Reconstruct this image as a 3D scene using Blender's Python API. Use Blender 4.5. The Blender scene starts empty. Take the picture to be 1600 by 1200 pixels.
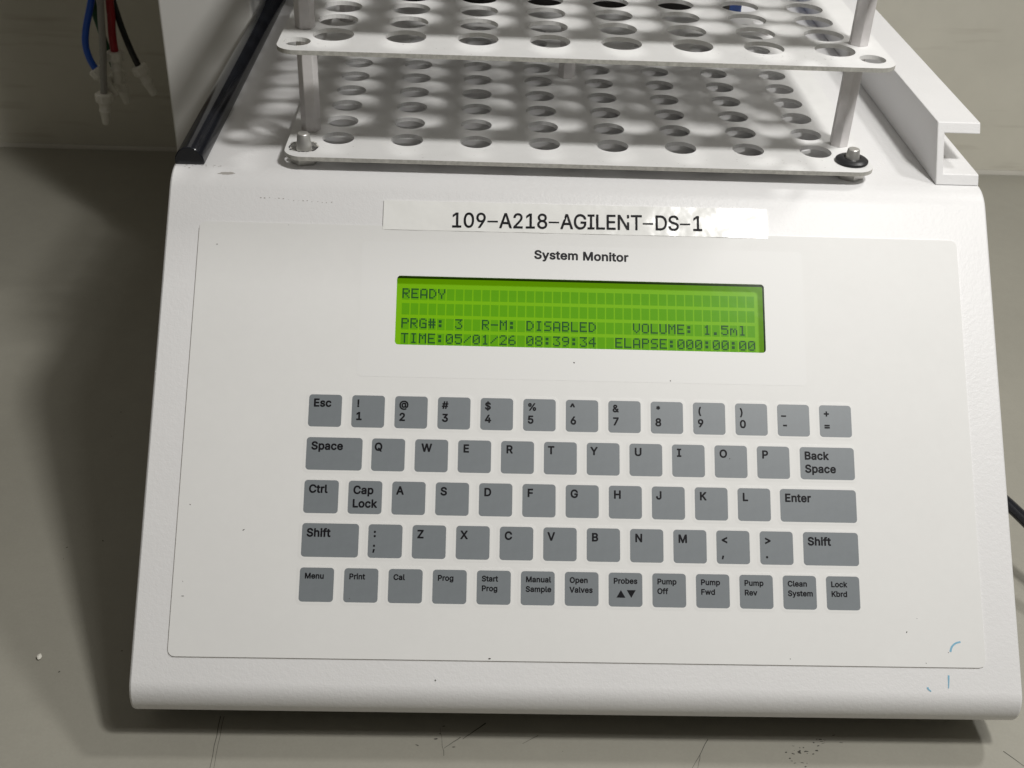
import bpy, bmesh, math, random
from math import sin, cos, pi, radians
from mathutils import Matrix, Vector

random.seed(7)
SC = bpy.context.scene
COL = SC.collection
MM = 0.001
BENCH = 90.0            # bench top is world z = 0; all plans below are in mm with the bench at z = -90

def P(x, y, z):
    return Vector((x * MM, y * MM, (z + BENCH) * MM))

# ------------------------------------------------------------------ camera, light, exposure
cam = bpy.data.cameras.new('camera')
cam.sensor_width = 36.0
cam.lens = 1853.79 / 1600 * 36
cam.clip_start = 0.01
cam.clip_end = 50
cam_o = bpy.data.objects.new('camera', cam)
COL.objects.link(cam_o)
_p, _y, _r = radians(33.73), radians(2.239), radians(2.501)
fw = Vector((sin(_y) * cos(_p), cos(_y) * cos(_p), -sin(_p)))
rt = Vector((cos(_y), -sin(_y), 0))
up = rt.cross(fw)
rt, up = rt * cos(_r) + up * sin(_r), up * cos(_r) - rt * sin(_r)
cam_o.matrix_world = Matrix(((rt.x, up.x, -fw.x, 0), (rt.y, up.y, -fw.y, 0), (rt.z, up.z, -fw.z, 0), (0, 0, 0, 1)))
cam_o.location = P(-48.78, -405.19, 331.82)
cam.dof.use_dof = True
cam.dof.focus_distance = 0.545
cam.dof.aperture_fstop = 26
SC.camera = cam_o

world = bpy.data.worlds.new('World')
SC.world = world
world.use_nodes = True
world.node_tree.nodes['Background'].inputs['Color'].default_value = (1.0, 0.93, 0.80, 1)
# dim room: lighter towards the ceiling than towards the horizon
_wt = world.node_tree
_tc = _wt.nodes.new('ShaderNodeTexCoord')
_sx = _wt.nodes.new('ShaderNodeSeparateXYZ')
_mx = _wt.nodes.new('ShaderNodeMath'); _mx.operation = 'MAXIMUM'; _mx.inputs[1].default_value = 0.0
_pw = _wt.nodes.new('ShaderNodeMath'); _pw.operation = 'POWER'; _pw.inputs[1].default_value = 2.0
_ma = _wt.nodes.new('ShaderNodeMath'); _ma.operation = 'MULTIPLY_ADD'; _ma.inputs[1].default_value = 0.21; _ma.inputs[2].default_value = 0.006
_wt.links.new(_tc.outputs['Generated'], _sx.inputs[0])
_wt.links.new(_sx.outputs['Z'], _mx.inputs[0])
_wt.links.new(_mx.outputs[0], _pw.inputs[0])
_wt.links.new(_pw.outputs[0], _ma.inputs[0])
_wt.links.new(_ma.outputs[0], _wt.nodes['Background'].inputs['Strength'])

def lamp(name, at, target, sx, sy, power, col=(1, 0.985, 0.958)):
    l = bpy.data.lights.new(name, 'AREA')
    l.shape = 'RECTANGLE'
    l.size, l.size_y = sx * MM, sy * MM
    l.energy = power
    l.color = col
    o = bpy.data.objects.new(name, l)
    COL.objects.link(o)
    o.location = P(*at)
    d = (P(*target) - P(*at)).normalized()
    # long side stays along world x
    z = -d
    x = Vector((1, 0, 0)); x = (x - z * x.dot(z)).normalized()
    y = z.cross(x)
    o.matrix_world = Matrix(((x.x, y.x, z.x, o.location.x), (x.y, y.y, z.y, o.location.y), (x.z, y.z, z.z, o.location.z), (0, 0, 0, 1)))
    return o

lamp('ceiling_lamp', (342, -259, 884), (0, 50, 0), 82, 82, 5.0)
lamp('ceiling_lamp', (1425, 600, 2320), (0, 50, 0), 220, 260, 20.0)
lamp('ceiling_lamp', (520, -430, 1250), (0, 50, 0), 260, 170, 3.6)

SC.view_settings.view_transform = 'Standard'
SC.view_settings.look = 'None'
SC.view_settings.exposure = 0
SC.view_settings.gamma = 1

# ------------------------------------------------------------------ materials
def nt(name):
    m = bpy.data.materials.new(name)
    m.use_nodes = True
    t = m.node_tree
    return m, t, t.nodes['Principled BSDF']

def mat(name, col, rough=0.5, metal=0.0, bump=None, var=None, spec=0.5, coat=0.0, emit=None):
    """bump = list of (scale, strength, distance mm); var = (scale, amount) brightness mottling"""
    m, t, b = nt(name)
    b.inputs['Base Color'].default_value = (*col, 1)
    b.inputs['Roughness'].default_value = rough
    b.inputs['Metallic'].default_value = metal
    b.inputs['Specular IOR Level'].default_value = spec
    b.inputs['Coat Weight'].default_value = coat
    tc = t.nodes.new('ShaderNodeTexCoord')
    if emit:
        b.inputs['Emission Color'].default_value = (*emit[0], 1)
        b.inputs['Emission Strength'].default_value = emit[1]
    if bump:
        last = None
        for sc, st, dist in bump:
            n = t.nodes.new('ShaderNodeTexNoise')
            n.inputs['Scale'].default_value = sc
            n.inputs['Detail'].default_value = 3
            bp = t.nodes.new('ShaderNodeBump')
            bp.inputs['Strength'].default_value = st
            bp.inputs['Distance'].default_value = dist * MM
            t.links.new(tc.outputs['Object'], n.inputs['Vector'])
            t.links.new(n.outputs['Fac'], bp.inputs['Height'])
            if last:
                t.links.new(last.outputs['Normal'], bp.inputs['Normal'])
            last = bp
        t.links.new(last.outputs['Normal'], b.inputs['Normal'])
    if var:
        prev = None
        for sc, am in var:
            n = t.nodes.new('ShaderNodeTexNoise')
            n.inputs['Scale'].default_value = sc
            n.inputs['Detail'].default_value = 5
            n.inputs['Roughness'].default_value = 0.6
            t.links.new(tc.outputs['Object'], n.inputs['Vector'])
            mr = t.nodes.new('ShaderNodeMapRange')
            mr.inputs['From Min'].default_value = 0.3
            mr.inputs['From Max'].default_value = 0.7
            mr.inputs['To Min'].default_value = 1 - am
            mr.inputs['To Max'].default_value = 1 + am
            t.links.new(n.outputs['Fac'], mr.inputs['Value'])
            if prev is not None:
                mu = t.nodes.new('ShaderNodeMath'); mu.operation = 'MULTIPLY'
                t.links.new(prev, mu.inputs[0]); t.links.new(mr.outputs[0], mu.inputs[1])
                prev = mu.outputs[0]
            else:
                prev = mr.outputs[0]
        mx = t.nodes.new('ShaderNodeVectorMath'); mx.operation = 'SCALE'
        mx.inputs[0].default_value = col
        t.links.new(prev, mx.inputs['Scale'])
        t.links.new(mx.outputs[0], b.inputs['Base Color'])
    return m

M = {}
M['housing'] = mat('housing_paint', (0.79, 0.785, 0.785), 0.42, bump=[(520, 0.3, 0.3), (1400, 0.3, 0.2)], var=[(30, 0.015)])
M['rackpaint'] = mat('rack_paint', (0.79, 0.787, 0.778), 0.5, bump=[(700, 0.15, 0.2)], var=[(60, 0.03)])
M['edge'] = mat('worn_plate_edge', (0.52, 0.51, 0.47), 0.6, bump=[(900, 0.5, 0.3)], var=[(500, 0.18)])
M['membrane'] = mat('membrane_film', (0.78, 0.777, 0.762), 0.48, spec=0.35, bump=[(45, 0.05, 0.6), (1500, 0.06, 0.1)], var=[(18, 0.012), (200, 0.008)])
M['surround'] = mat('window_film_backing', (0.786, 0.784, 0.771), 0.46, spec=0.35, bump=[(45, 0.05, 0.6), (1500, 0.06, 0.1)])
M['key'] = mat('key_grey', (0.192, 0.212, 0.226), 0.42, bump=[(1500, 0.06, 0.1)], var=[(300, 0.03)])
M['ink'] = mat('black_print', (0.006, 0.006, 0.008), 0.5, spec=0.15)
M['title'] = mat('title_print', (0.018, 0.018, 0.02), 0.5, spec=0.15)
M['black'] = mat('black_inner', (0.012, 0.012, 0.013), 0.5)
M['shade'] = mat('black_underside', (0.008, 0.008, 0.008), 0.8)
M['rubber'] = mat('black_rubber', (0.014, 0.014, 0.016), 0.38)
M['trim'] = mat('black_gloss_plastic', (0.012, 0.013, 0.017), 0.16, bump=[(60, 0.05, 0.5)])
M['steel'] = mat('steel', (0.66, 0.65, 0.62), 0.4, 0.75, bump=[(600, 0.1, 0.1)])
M['post'] = mat('anodised_post', (0.72, 0.695, 0.69), 0.42, 0.12, var=[(150, 0.05)])
M['tape'] = mat('white_label_tape', (0.90, 0.90, 0.875), 0.2, bump=[(50, 0.55, 1.2), (200, 0.07, 0.3)], coat=0.3)
M['laminate'] = mat('bench_laminate', (0.315, 0.303, 0.258), 0.5, bump=[(260, 0.08, 0.2)], var=[(6, 0.05), (90, 0.02), (900, 0.03)])
M['scratch'] = mat('scratch_black', (0.045, 0.042, 0.034), 0.7)
M['wall'] = mat('wall_paint', (0.76, 0.735, 0.64), 0.6, bump=[(20, 0.1, 2)], var=[(3.5, 0.08), (25, 0.03)])
def add_streaks(m, dark):
    t = m.node_tree
    b = t.nodes['Principled BSDF']
    src = b.inputs['Base Color'].links[0].from_socket
    tc = t.nodes.new('ShaderNodeTexCoord')
    mp = t.nodes.new('ShaderNodeMapping')
    mp.inputs['Scale'].default_value = (9, 1, 95)
    mp.inputs['Location'].default_value = (0.3, 0, 1.7)
    n = t.nodes.new('ShaderNodeTexNoise'); n.inputs['Scale'].default_value = 1.0; n.inputs['Detail'].default_value = 4
    r = t.nodes.new('ShaderNodeMapRange'); r.inputs['From Min'].default_value = 0.58; r.inputs['From Max'].default_value = 0.78; r.inputs['To Max'].default_value = 0.5
    mx = t.nodes.new('ShaderNodeMixRGB')
    mx.inputs['Color2'].default_value = (*dark, 1)
    t.links.new(tc.outputs['Object'], mp.inputs['Vector']); t.links.new(mp.outputs[0], n.inputs['Vector'])
    t.links.new(n.outputs['Fac'], r.inputs['Value']); t.links.new(r.outputs[0], mx.inputs['Fac'])
    t.links.new(src, mx.inputs['Color1']); t.links.new(mx.outputs[0], b.inputs['Base Color'])
add_streaks(M['wall'], (0.42, 0.37, 0.29))
M['cove'] = mat('cove_strip', (0.5, 0.48, 0.42), 0.5, var=[(20, 0.05)])
M['smear'] = mat('wall_smear', (0.55, 0.515, 0.43), 0.7, var=[(60, 0.1)])
M['cabinet'] = mat('cabinet_paint', (0.70, 0.69, 0.66), 0.5, bump=[(300, 0.1, 0.2)])
M['darkpanel'] = mat('dark_panel', (0.03, 0.027, 0.024), 0.4)
M['bluetrim'] = mat('blue_trim', (0.02, 0.06, 0.22), 0.35)
M['fitting'] = mat('nylon_fitting', (0.86, 0.84, 0.77), 0.45)
M['stain'] = mat('grey_stain_and_edge_shade', (0.42, 0.40, 0.375), 0.5)  # real stains, also the painted shade line at the film's edge
M['bluepen'] = mat('blue_pen', (0.22, 0.46, 0.62), 0.5)
M['crumb'] = mat('crumb_white', (0.8, 0.78, 0.7), 0.6)
M['nick'] = mat('bare_nick', (0.62, 0.60, 0.55), 0.5)
for n, c in (('blue', (0.015, 0.10, 0.55)), ('green', (0.01, 0.10, 0.035)), ('red', (0.36, 0.008, 0.015)), ('blackhose', (0.01, 0.01, 0.01))):
    M[n] = mat(n + '_tubing', c, 0.35)
M['clear'] = mat('clear_tubing', (0.36, 0.35, 0.33), 0.25)

def lcd_material():
    m, t, b = nt('lcd_glass')
    b.inputs['Base Color'].default_value = (0.10, 0.23, 0.0, 1)
    b.inputs['Roughness'].default_value = 0.5
    b.inputs['Specular IOR Level'].default_value = 0.1
    b.inputs['Emission Color'].default_value = (0.20, 0.51, 0.0, 1)
    b.inputs['Emission Strength'].default_value = 0.45
    return m
M['lcd'] = lcd_material()
M['cell'] = mat('lcd_cell', (0.06, 0.165, 0.004), 0.5, spec=0.05, emit=((0.12, 0.40, 0.002), 0.47))
M['dot'] = mat('lcd_dot', (0.008, 0.045, 0.018), 0.5, spec=0.1, emit=((0.02, 0.09, 0.01), 0.35))

def pane_material():
    m = bpy.data.materials.new('window_film')
    m.use_nodes = True
    t = m.node_tree
    t.nodes.clear()
    out = t.nodes.new('ShaderNodeOutputMaterial')
    mix = t.nodes.new('ShaderNodeMixShader')
    tr = t.nodes.new('ShaderNodeBsdfTransparent')
    gl = t.nodes.new('ShaderNodeBsdfGlossy')
    gl.inputs['Roughness'].default_value = 0.2
    fr = t.nodes.new('ShaderNodeFresnel')
    fr.inputs['IOR'].default_value = 1.13
    tc = t.nodes.new('ShaderNodeTexCoord')
    n = t.nodes.new('ShaderNodeTexNoise'); n.inputs['Scale'].default_value = 180
    bp = t.nodes.new('ShaderNodeBump'); bp.inputs['Strength'].default_value = 0.1; bp.inputs['Distance'].default_value = 0.0003
    t.links.new(tc.outputs['Object'], n.inputs['Vector'])
    t.links.new(n.outputs['Fac'], bp.inputs['Height'])
    t.links.new(bp.outputs['Normal'], gl.inputs['Normal'])
    t.links.new(fr.outputs[0], mix.inputs[0])
    t.links.new(tr.outputs[0], mix.inputs[1])
    t.links.new(gl.outputs[0], mix.inputs[2])
    t.links.new(mix.outputs[0], out.inputs['Surface'])
    return m
M['pane'] = pane_material()

# ------------------------------------------------------------------ builders
BASE = {}
def thing(name, label, cat, at, group=None):
    o = bpy.data.objects.new(name, None)
    o.empty_display_size = 0.02
    COL.objects.link(o)
    o.location = P(*at)
    o['label'] = label
    o['category'] = cat
    if group:
        o['group'] = group
    BASE[o.name] = P(*at)
    return o

def base_of(o):
    while o is not None and o.name not in BASE:
        o = o.parent
    return BASE[o.name] if o else Vector((0, 0, 0))

def obj(name, V, F, mats, parent=None, smooth=False, mi=None, bevel=None, kind=None, label=None):
    """V in mm (plan coordinates); the object's origin goes to the middle of its foot"""
    pts = [P(*v) for v in V]
    lo = Vector((min(p.x for p in pts), min(p.y for p in pts), min(p.z for p in pts)))
    hi = Vector((max(p.x for p in pts), max(p.y for p in pts), max(p.z for p in pts)))
    org = Vector(((lo.x + hi.x) / 2, (lo.y + hi.y) / 2, lo.z))
    me = bpy.data.meshes.new(name)
    me.from_pydata([p - org for p in pts], [], F)
    if not isinstance(mats, (list, tuple)):
        mats = [mats]
    for m in mats:
        me.materials.append(m)
    if mi:
        for p, k in zip(me.polygons, mi):
            p.material_index = k
    me.validate()
    me.update()
    if smooth:
        for p in me.polygons:
            p.use_smooth = True
        me.set_sharp_from_angle(angle=radians(38))
    o = bpy.data.objects.new(name, me)
    COL.objects.link(o)
    if parent is not None:
        o.parent = parent
        po = BASE.get(parent.name)
        o.location = org - po
    else:
        o.location = org
    BASE[o.name] = org
    if bevel:
        md = o.modifiers.new('bevel', 'BEVEL')
        md.width = bevel * MM
        md.segments = 2
        md.limit_method = 'ANGLE'
        md.angle_limit = radians(40)
        md.harden_normals = False
    if kind:
        o['kind'] = kind
    if label:
        o['label'] = label
    return o

def tag(o, label, cat, group=None):
    o['label'] = label
    o['category'] = cat
    if group:
        o['group'] = group
    return o

class Geo:
    def __init__(s):
        s.V, s.F, s.M = [], [], []
    def add(s, V, F, k=0):
        b = len(s.V)
        s.V += list(V)
        s.F += [[b + i for i in f] for f in F]
        s.M += [k] * len(F)
        return s
    def box(s, x0, x1, y0, y1, z0, z1, k=0):
        V = [(x, y, z) for z in (z0, z1) for y in (y0, y1) for x in (x0, x1)]
        return s.add(V, [[0, 2, 3, 1], [4, 5, 7, 6], [0, 1, 5, 4], [2, 6, 7, 3], [0, 4, 6, 2], [1, 3, 7, 5]], k)
    def prism(s, ring, f0, f1, k=0):
        """ring of 2d points; f0 / f1 map (a, b) to 3d for both ends"""
        n = len(ring)
        V = [f0(*p) for p in ring] + [f1(*p) for p in ring]
        F = [list(range(n))[::-1], list(range(n, 2 * n))] + [[i, (i + 1) % n, n + (i + 1) % n, n + i] for i in range(n)]
        return s.add(V, F, k)
    def lathe(s, prof, frame, n=24, k=0, cap=True):
        """prof = [(radius, height)], frame(x, y, h) -> 3d"""
        V = []
        for r, h in prof:
            V += [frame(r * cos(2 * pi * i / n), r * sin(2 * pi * i / n), h) for i in range(n)]
        F = []
        for j in range(len(prof) - 1):
            for i in range(n):
                a, b = j * n + i, j * n + (i + 1) % n
                F.append([a, b, b + n, a + n])
        if cap:
            F.append(list(range(n))[::-1])
            F.append([(len(prof) - 1) * n + i for i in range(n)])
        return s.add(V, F, k)
    def tube(s, pts, rad, n=14, k=0):
        pts = [Vector(p) for p in pts]
        V = []
        ref = Vector((0.3, 1, 0.1)).normalized()
        for i, p in enumerate(pts):
            d = (pts[min(i + 1, len(pts) - 1)] - pts[max(i - 1, 0)]).normalized()
            a = d.cross(ref).normalized(); b = d.cross(a)
            r = rad[i] if isinstance(rad, (list, tuple)) else rad
            V += [tuple(p + a * (r * cos(2 * pi * j / n)) + b * (r * sin(2 * pi * j / n))) for j in range(n)]
        F = []
        for i in range(len(pts) - 1):
            for j in range(n):
                q, w = i * n + j, i * n + (j + 1) % n
                F.append([q, w, w + n, q + n])
        F.append(list(range(n))[::-1]); F.append([(len(pts) - 1) * n + j for j in range(n)])
        return s.add(V, F, k)
    def obj(s, name, mats, parent=None, **kw):
        return obj(name, s.V, s.F, mats, parent, mi=s.M, **kw)

def smooth_path(pts, n=10):
    """Catmull-Rom through pts"""
    pts = [Vector(p) for p in pts]
    out = []
    for i in range(len(pts) - 1):
        p0, p1, p2, p3 = pts[max(i - 1, 0)], pts[i], pts[i + 1], pts[min(i + 2, len(pts) - 1)]
        for k in range(n):
            t = k / n
            out.append(0.5 * ((2 * p1) + (p2 - p0) * t + (2 * p0 - 5 * p1 + 4 * p2 - p3) * t * t + (3 * p1 - p0 - 3 * p2 + p3) * t ** 3))
    out.append(pts[-1])
    return out

def rrect(x0, x1, y0, y1, r, n=6):
    c = []
    for cx, cy, a in ((x1 - r, y1 - r, 0), (x0 + r, y1 - r, 90), (x0 + r, y0 + r, 180), (x1 - r, y0 + r, 270)):
        for i in range(n + 1):
            t = radians(a + 90 * i / n)
            c.append((cx + r * cos(t), cy + r * sin(t)))
    return c

def sheet(loops, thick):
    """filled 2d outline with holes, extruded to `thick` (0 .. -thick) -> V, F, side flags"""
    cu = bpy.data.curves.new('outline', 'CURVE')
    cu.dimensions = '2D'
    cu.fill_mode = 'BOTH'
    for c in loops:
        sp = cu.splines.new('POLY')
        sp.points.add(len(c) - 1)
        for q, (x, y) in zip(sp.points, c):
            q.co = (x, y, 0, 1)
        sp.use_cyclic_u = True
    ob = bpy.data.objects.new('outline', cu)
    me = ob.to_mesh()
    top = [(v.co.x, v.co.y) for v in me.vertices]
    tf = [list(p.vertices) for p in me.polygons]
    if me.polygons and sum(p.normal.z for p in me.polygons) < 0:
        tf = [f[::-1] for f in tf]
    ob.to_mesh_clear()
    bpy.data.objects.remove(ob); bpy.data.curves.remove(cu)
    V = [(x, y, 0.0) for x, y in top]
    F = list(tf); side = [0] * len(F)
    b = len(V)
    V += [(x, y, -thick) for x, y in top]
    F += [[b + i for i in f[::-1]] for f in tf]; side += [0] * len(tf)
    for li, c in enumerate(loops):
        if _area(c) < 0:
            c = c[::-1]
        b = len(V); n = len(c)
        V += [(x, y, 0.0) for x, y in c] + [(x, y, -thick) for x, y in c]
        for i in range(n):
            j = (i + 1) % n
            f = [b + i, b + n + i, b + n + j, b + j]
            F.append(f if li == 0 else f[::-1])
            side.append(1 if li == 0 else 2)
    return V, F, side

# ------------------------------------------------------------------ letter outlines
GLYPHS_THIN = """\
0453|207,-15 230,-18 285,-8 327,14 351,38 369,57 395,110 407,151 414,201 416,240 414,307 407,357 395,399 370,449 341,481 321,498 282,518 235,526 216,526 169,518 124,493 94,462 82,446 56,393 45,351 38,301 37,257 38,207 45,160 56,115 76,74 87,54 124,15 171,-10|221,62 196,67 174,80 169,85 149,110 135,143 132,154 124,196 120,254 124,312 133,357 151,401 171,426 180,433 199,443 227,448 255,443 269,435 282,426 303,399 319,360 327,321 330,307 333,246 330,201 319,149 302,107 282,83 263,70 249,65
1453|72,-10 80,-11 385,-11 396,-8 401,-1 402,54 396,64 388,66 291,67 288,67 287,71 287,504 285,512 277,519 202,519 193,518 82,438 77,431 76,424 76,360 80,352 88,348 96,352 196,425 200,424 201,74 200,68 196,67 80,67 71,65 66,60 65,54 65,4 66,-4
2453|61,-10 69,-11 385,-11 394,-9 399,-3 400,54 397,62 391,67 185,68 179,71 274,171 344,251 366,285 384,321 389,343 392,371 385,418 370,451 347,479 308,508 271,522 238,526 221,527 180,522 138,506 113,488 99,476 74,443 61,410 55,368 58,359 66,352 121,352 130,354 134,357 138,364 141,388 146,401 160,424 177,436 196,445 221,449 255,443 269,438 285,428 297,415 303,401 307,385 309,368 307,351 301,332 289,310 270,285 56,54 53,46 54,1 55,-4
8453|200,-15 232,-18 277,-13 321,1 358,23 390,60 406,93 412,129 412,143 408,168 396,201 380,227 358,250 333,265 332,268 344,277 367,301 387,340 392,371 393,385 388,415 383,432 369,457 352,477 344,486 316,504 296,514 271,522 235,526 216,526 182,522 141,508 108,486 78,451 64,418 59,385 59,374 65,340 84,301 109,276 120,268 90,246 71,225 57,204 44,168 41,140 46,96 49,88 64,57 94,25 124,5 141,-3 177,-13|202,62 169,72 152,83 138,99 130,115 127,140 130,162 139,182 154,199 166,208 174,213 199,221 230,224 255,221 277,213 295,201 306,190 313,181 322,162 325,135 322,115 314,99 299,82 274,69 252,62 227,60|221,301 202,304 185,309 166,322 154,338 148,351 145,376 148,399 154,412 166,428 180,438 194,443 227,449 249,446 266,440 288,427 297,415 303,401 308,374 305,354 300,343 296,335 284,321 269,310 252,304
9453|128,-10 135,-11 199,-11 208,-7 313,146 358,215 383,265 395,301 400,346 396,388 392,404 377,440 352,475 321,499 313,505 274,520 238,526 216,526 174,519 138,504 113,486 96,470 75,440 59,401 53,357 57,307 74,262 98,229 132,204 169,190 216,184 238,185 241,182 123,10 121,4 121,-1|210,257 199,259 180,267 162,282 149,299 141,324 138,338 137,354 140,376 150,404 162,421 180,436 208,447 227,449 252,445 277,433 291,421 303,404 313,376 316,351 313,324 304,301 294,285 288,278 274,267 246,257 227,255
A480|14,-10 82,-11 88,-10 94,-6 98,1 141,126 144,130 149,131 335,130 338,126 381,4 387,-7 396,-11 460,-11 466,-10 471,-4 472,7 450,68 292,499 286,512 280,518 271,519 202,519 194,516 189,510 6,7 6,-1 9,-7|177,210 172,212 173,218 195,279 238,411 242,407 278,293 306,212 302,210
D502|58,-10 66,-11 227,-11 271,-8 313,3 356,21 391,45 420,76 435,101 445,118 459,154 470,207 473,265 470,304 461,349 443,396 410,445 358,488 319,506 308,509 274,516 238,519 63,519 55,516 51,512 49,504 49,4 51,-4|141,68 137,71 137,76 137,438 141,440 227,440 274,434 313,418 344,393 367,360 383,310 388,254 385,224 382,200 369,154 349,123 341,114 313,92 280,78 266,74 216,68
E419|58,-10 66,-11 371,-11 380,-9 385,-4 387,4 386,54 384,62 377,67 144,68 138,69 137,74 137,210 138,217 144,218 352,218 362,224 365,229 366,238 366,285 361,293 355,297 138,298 137,304 137,438 144,440 371,441 378,446 382,454 382,507 377,516 366,519 66,519 58,518 51,512 49,504 49,4 51,-4
G520|239,-15 274,-18 330,-11 382,10 427,42 460,85 475,121 482,138 489,199 489,257 486,262 480,266 288,267 277,264 272,254 272,204 274,196 279,190 288,188 396,188 402,185 399,162 386,129 366,101 341,82 302,68 269,65 238,68 225,71 192,85 160,112 137,146 121,193 119,207 114,254 121,312 134,357 146,376 158,396 188,422 224,438 252,443 269,445 288,443 310,438 335,427 349,418 364,404 381,382 397,346 405,339 413,338 471,338 478,340 483,346 484,357 474,390 456,426 440,449 426,462 410,477 377,500 346,514 302,525 266,527 216,522 184,512 166,505 144,493 117,474 105,462 82,435 60,399 42,354 32,304 29,254 32,204 37,176 42,154 56,118 81,74 112,40 144,15 184,-4 221,-14
I300|28,-10 35,-11 266,-11 274,-8 279,-1 279,54 274,64 266,68 198,68 194,71 193,74 194,438 199,440 266,441 276,446 279,454 279,507 277,513 271,518 263,519 35,519 27,518 21,512 20,454 24,445 32,441 103,440 107,438 108,435 107,71 102,68 32,68 24,64 20,54 20,1 22,-4
L393|58,-10 66,-11 360,-11 369,-7 373,1 372,57 369,64 363,67 144,68 137,71 136,507 133,515 124,519 60,519 54,515 49,507 49,4 51,-4
N523|58,-10 124,-11 132,-7 136,-1 137,290 134,354 135,377 138,375 197,276 379,-7 385,-11 396,-11 460,-11 470,-7 473,-1 474,4 474,501 473,510 469,516 460,519 402,519 394,516 389,510 388,143 387,138 385,136 144,515 138,519 127,519 63,519 54,515 50,510 49,504 49,4 51,-4
S447|204,-18 235,-19 285,-14 327,1 364,24 394,57 403,74 413,96 418,132 417,168 408,197 402,207 388,226 366,247 344,260 310,276 216,304 174,318 152,330 141,340 131,354 127,374 129,393 137,410 150,424 174,438 199,445 219,447 260,442 296,427 315,407 326,376 330,370 335,367 399,367 405,368 410,374 411,385 403,421 386,454 357,485 327,504 313,511 280,521 238,526 202,525 177,522 166,519 132,508 96,486 68,457 50,424 47,415 41,374 49,324 73,288 82,278 119,253 130,247 182,228 244,211 294,193 308,185 321,174 330,160 334,140 330,118 320,99 308,86 280,70 252,63 224,60 199,63 177,68 163,73 146,82 131,96 121,113 114,140 105,148 41,148 31,143 28,138 27,132 35,93 57,51 82,24 127,-3 169,-15
T449|191,-10 199,-11 258,-11 264,-7 268,1 269,438 274,440 413,440 421,443 425,446 428,454 428,504 427,512 421,518 413,519 38,519 27,516 22,510 22,454 25,446 32,441 177,440 182,438 183,4 185,-4
"""
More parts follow.
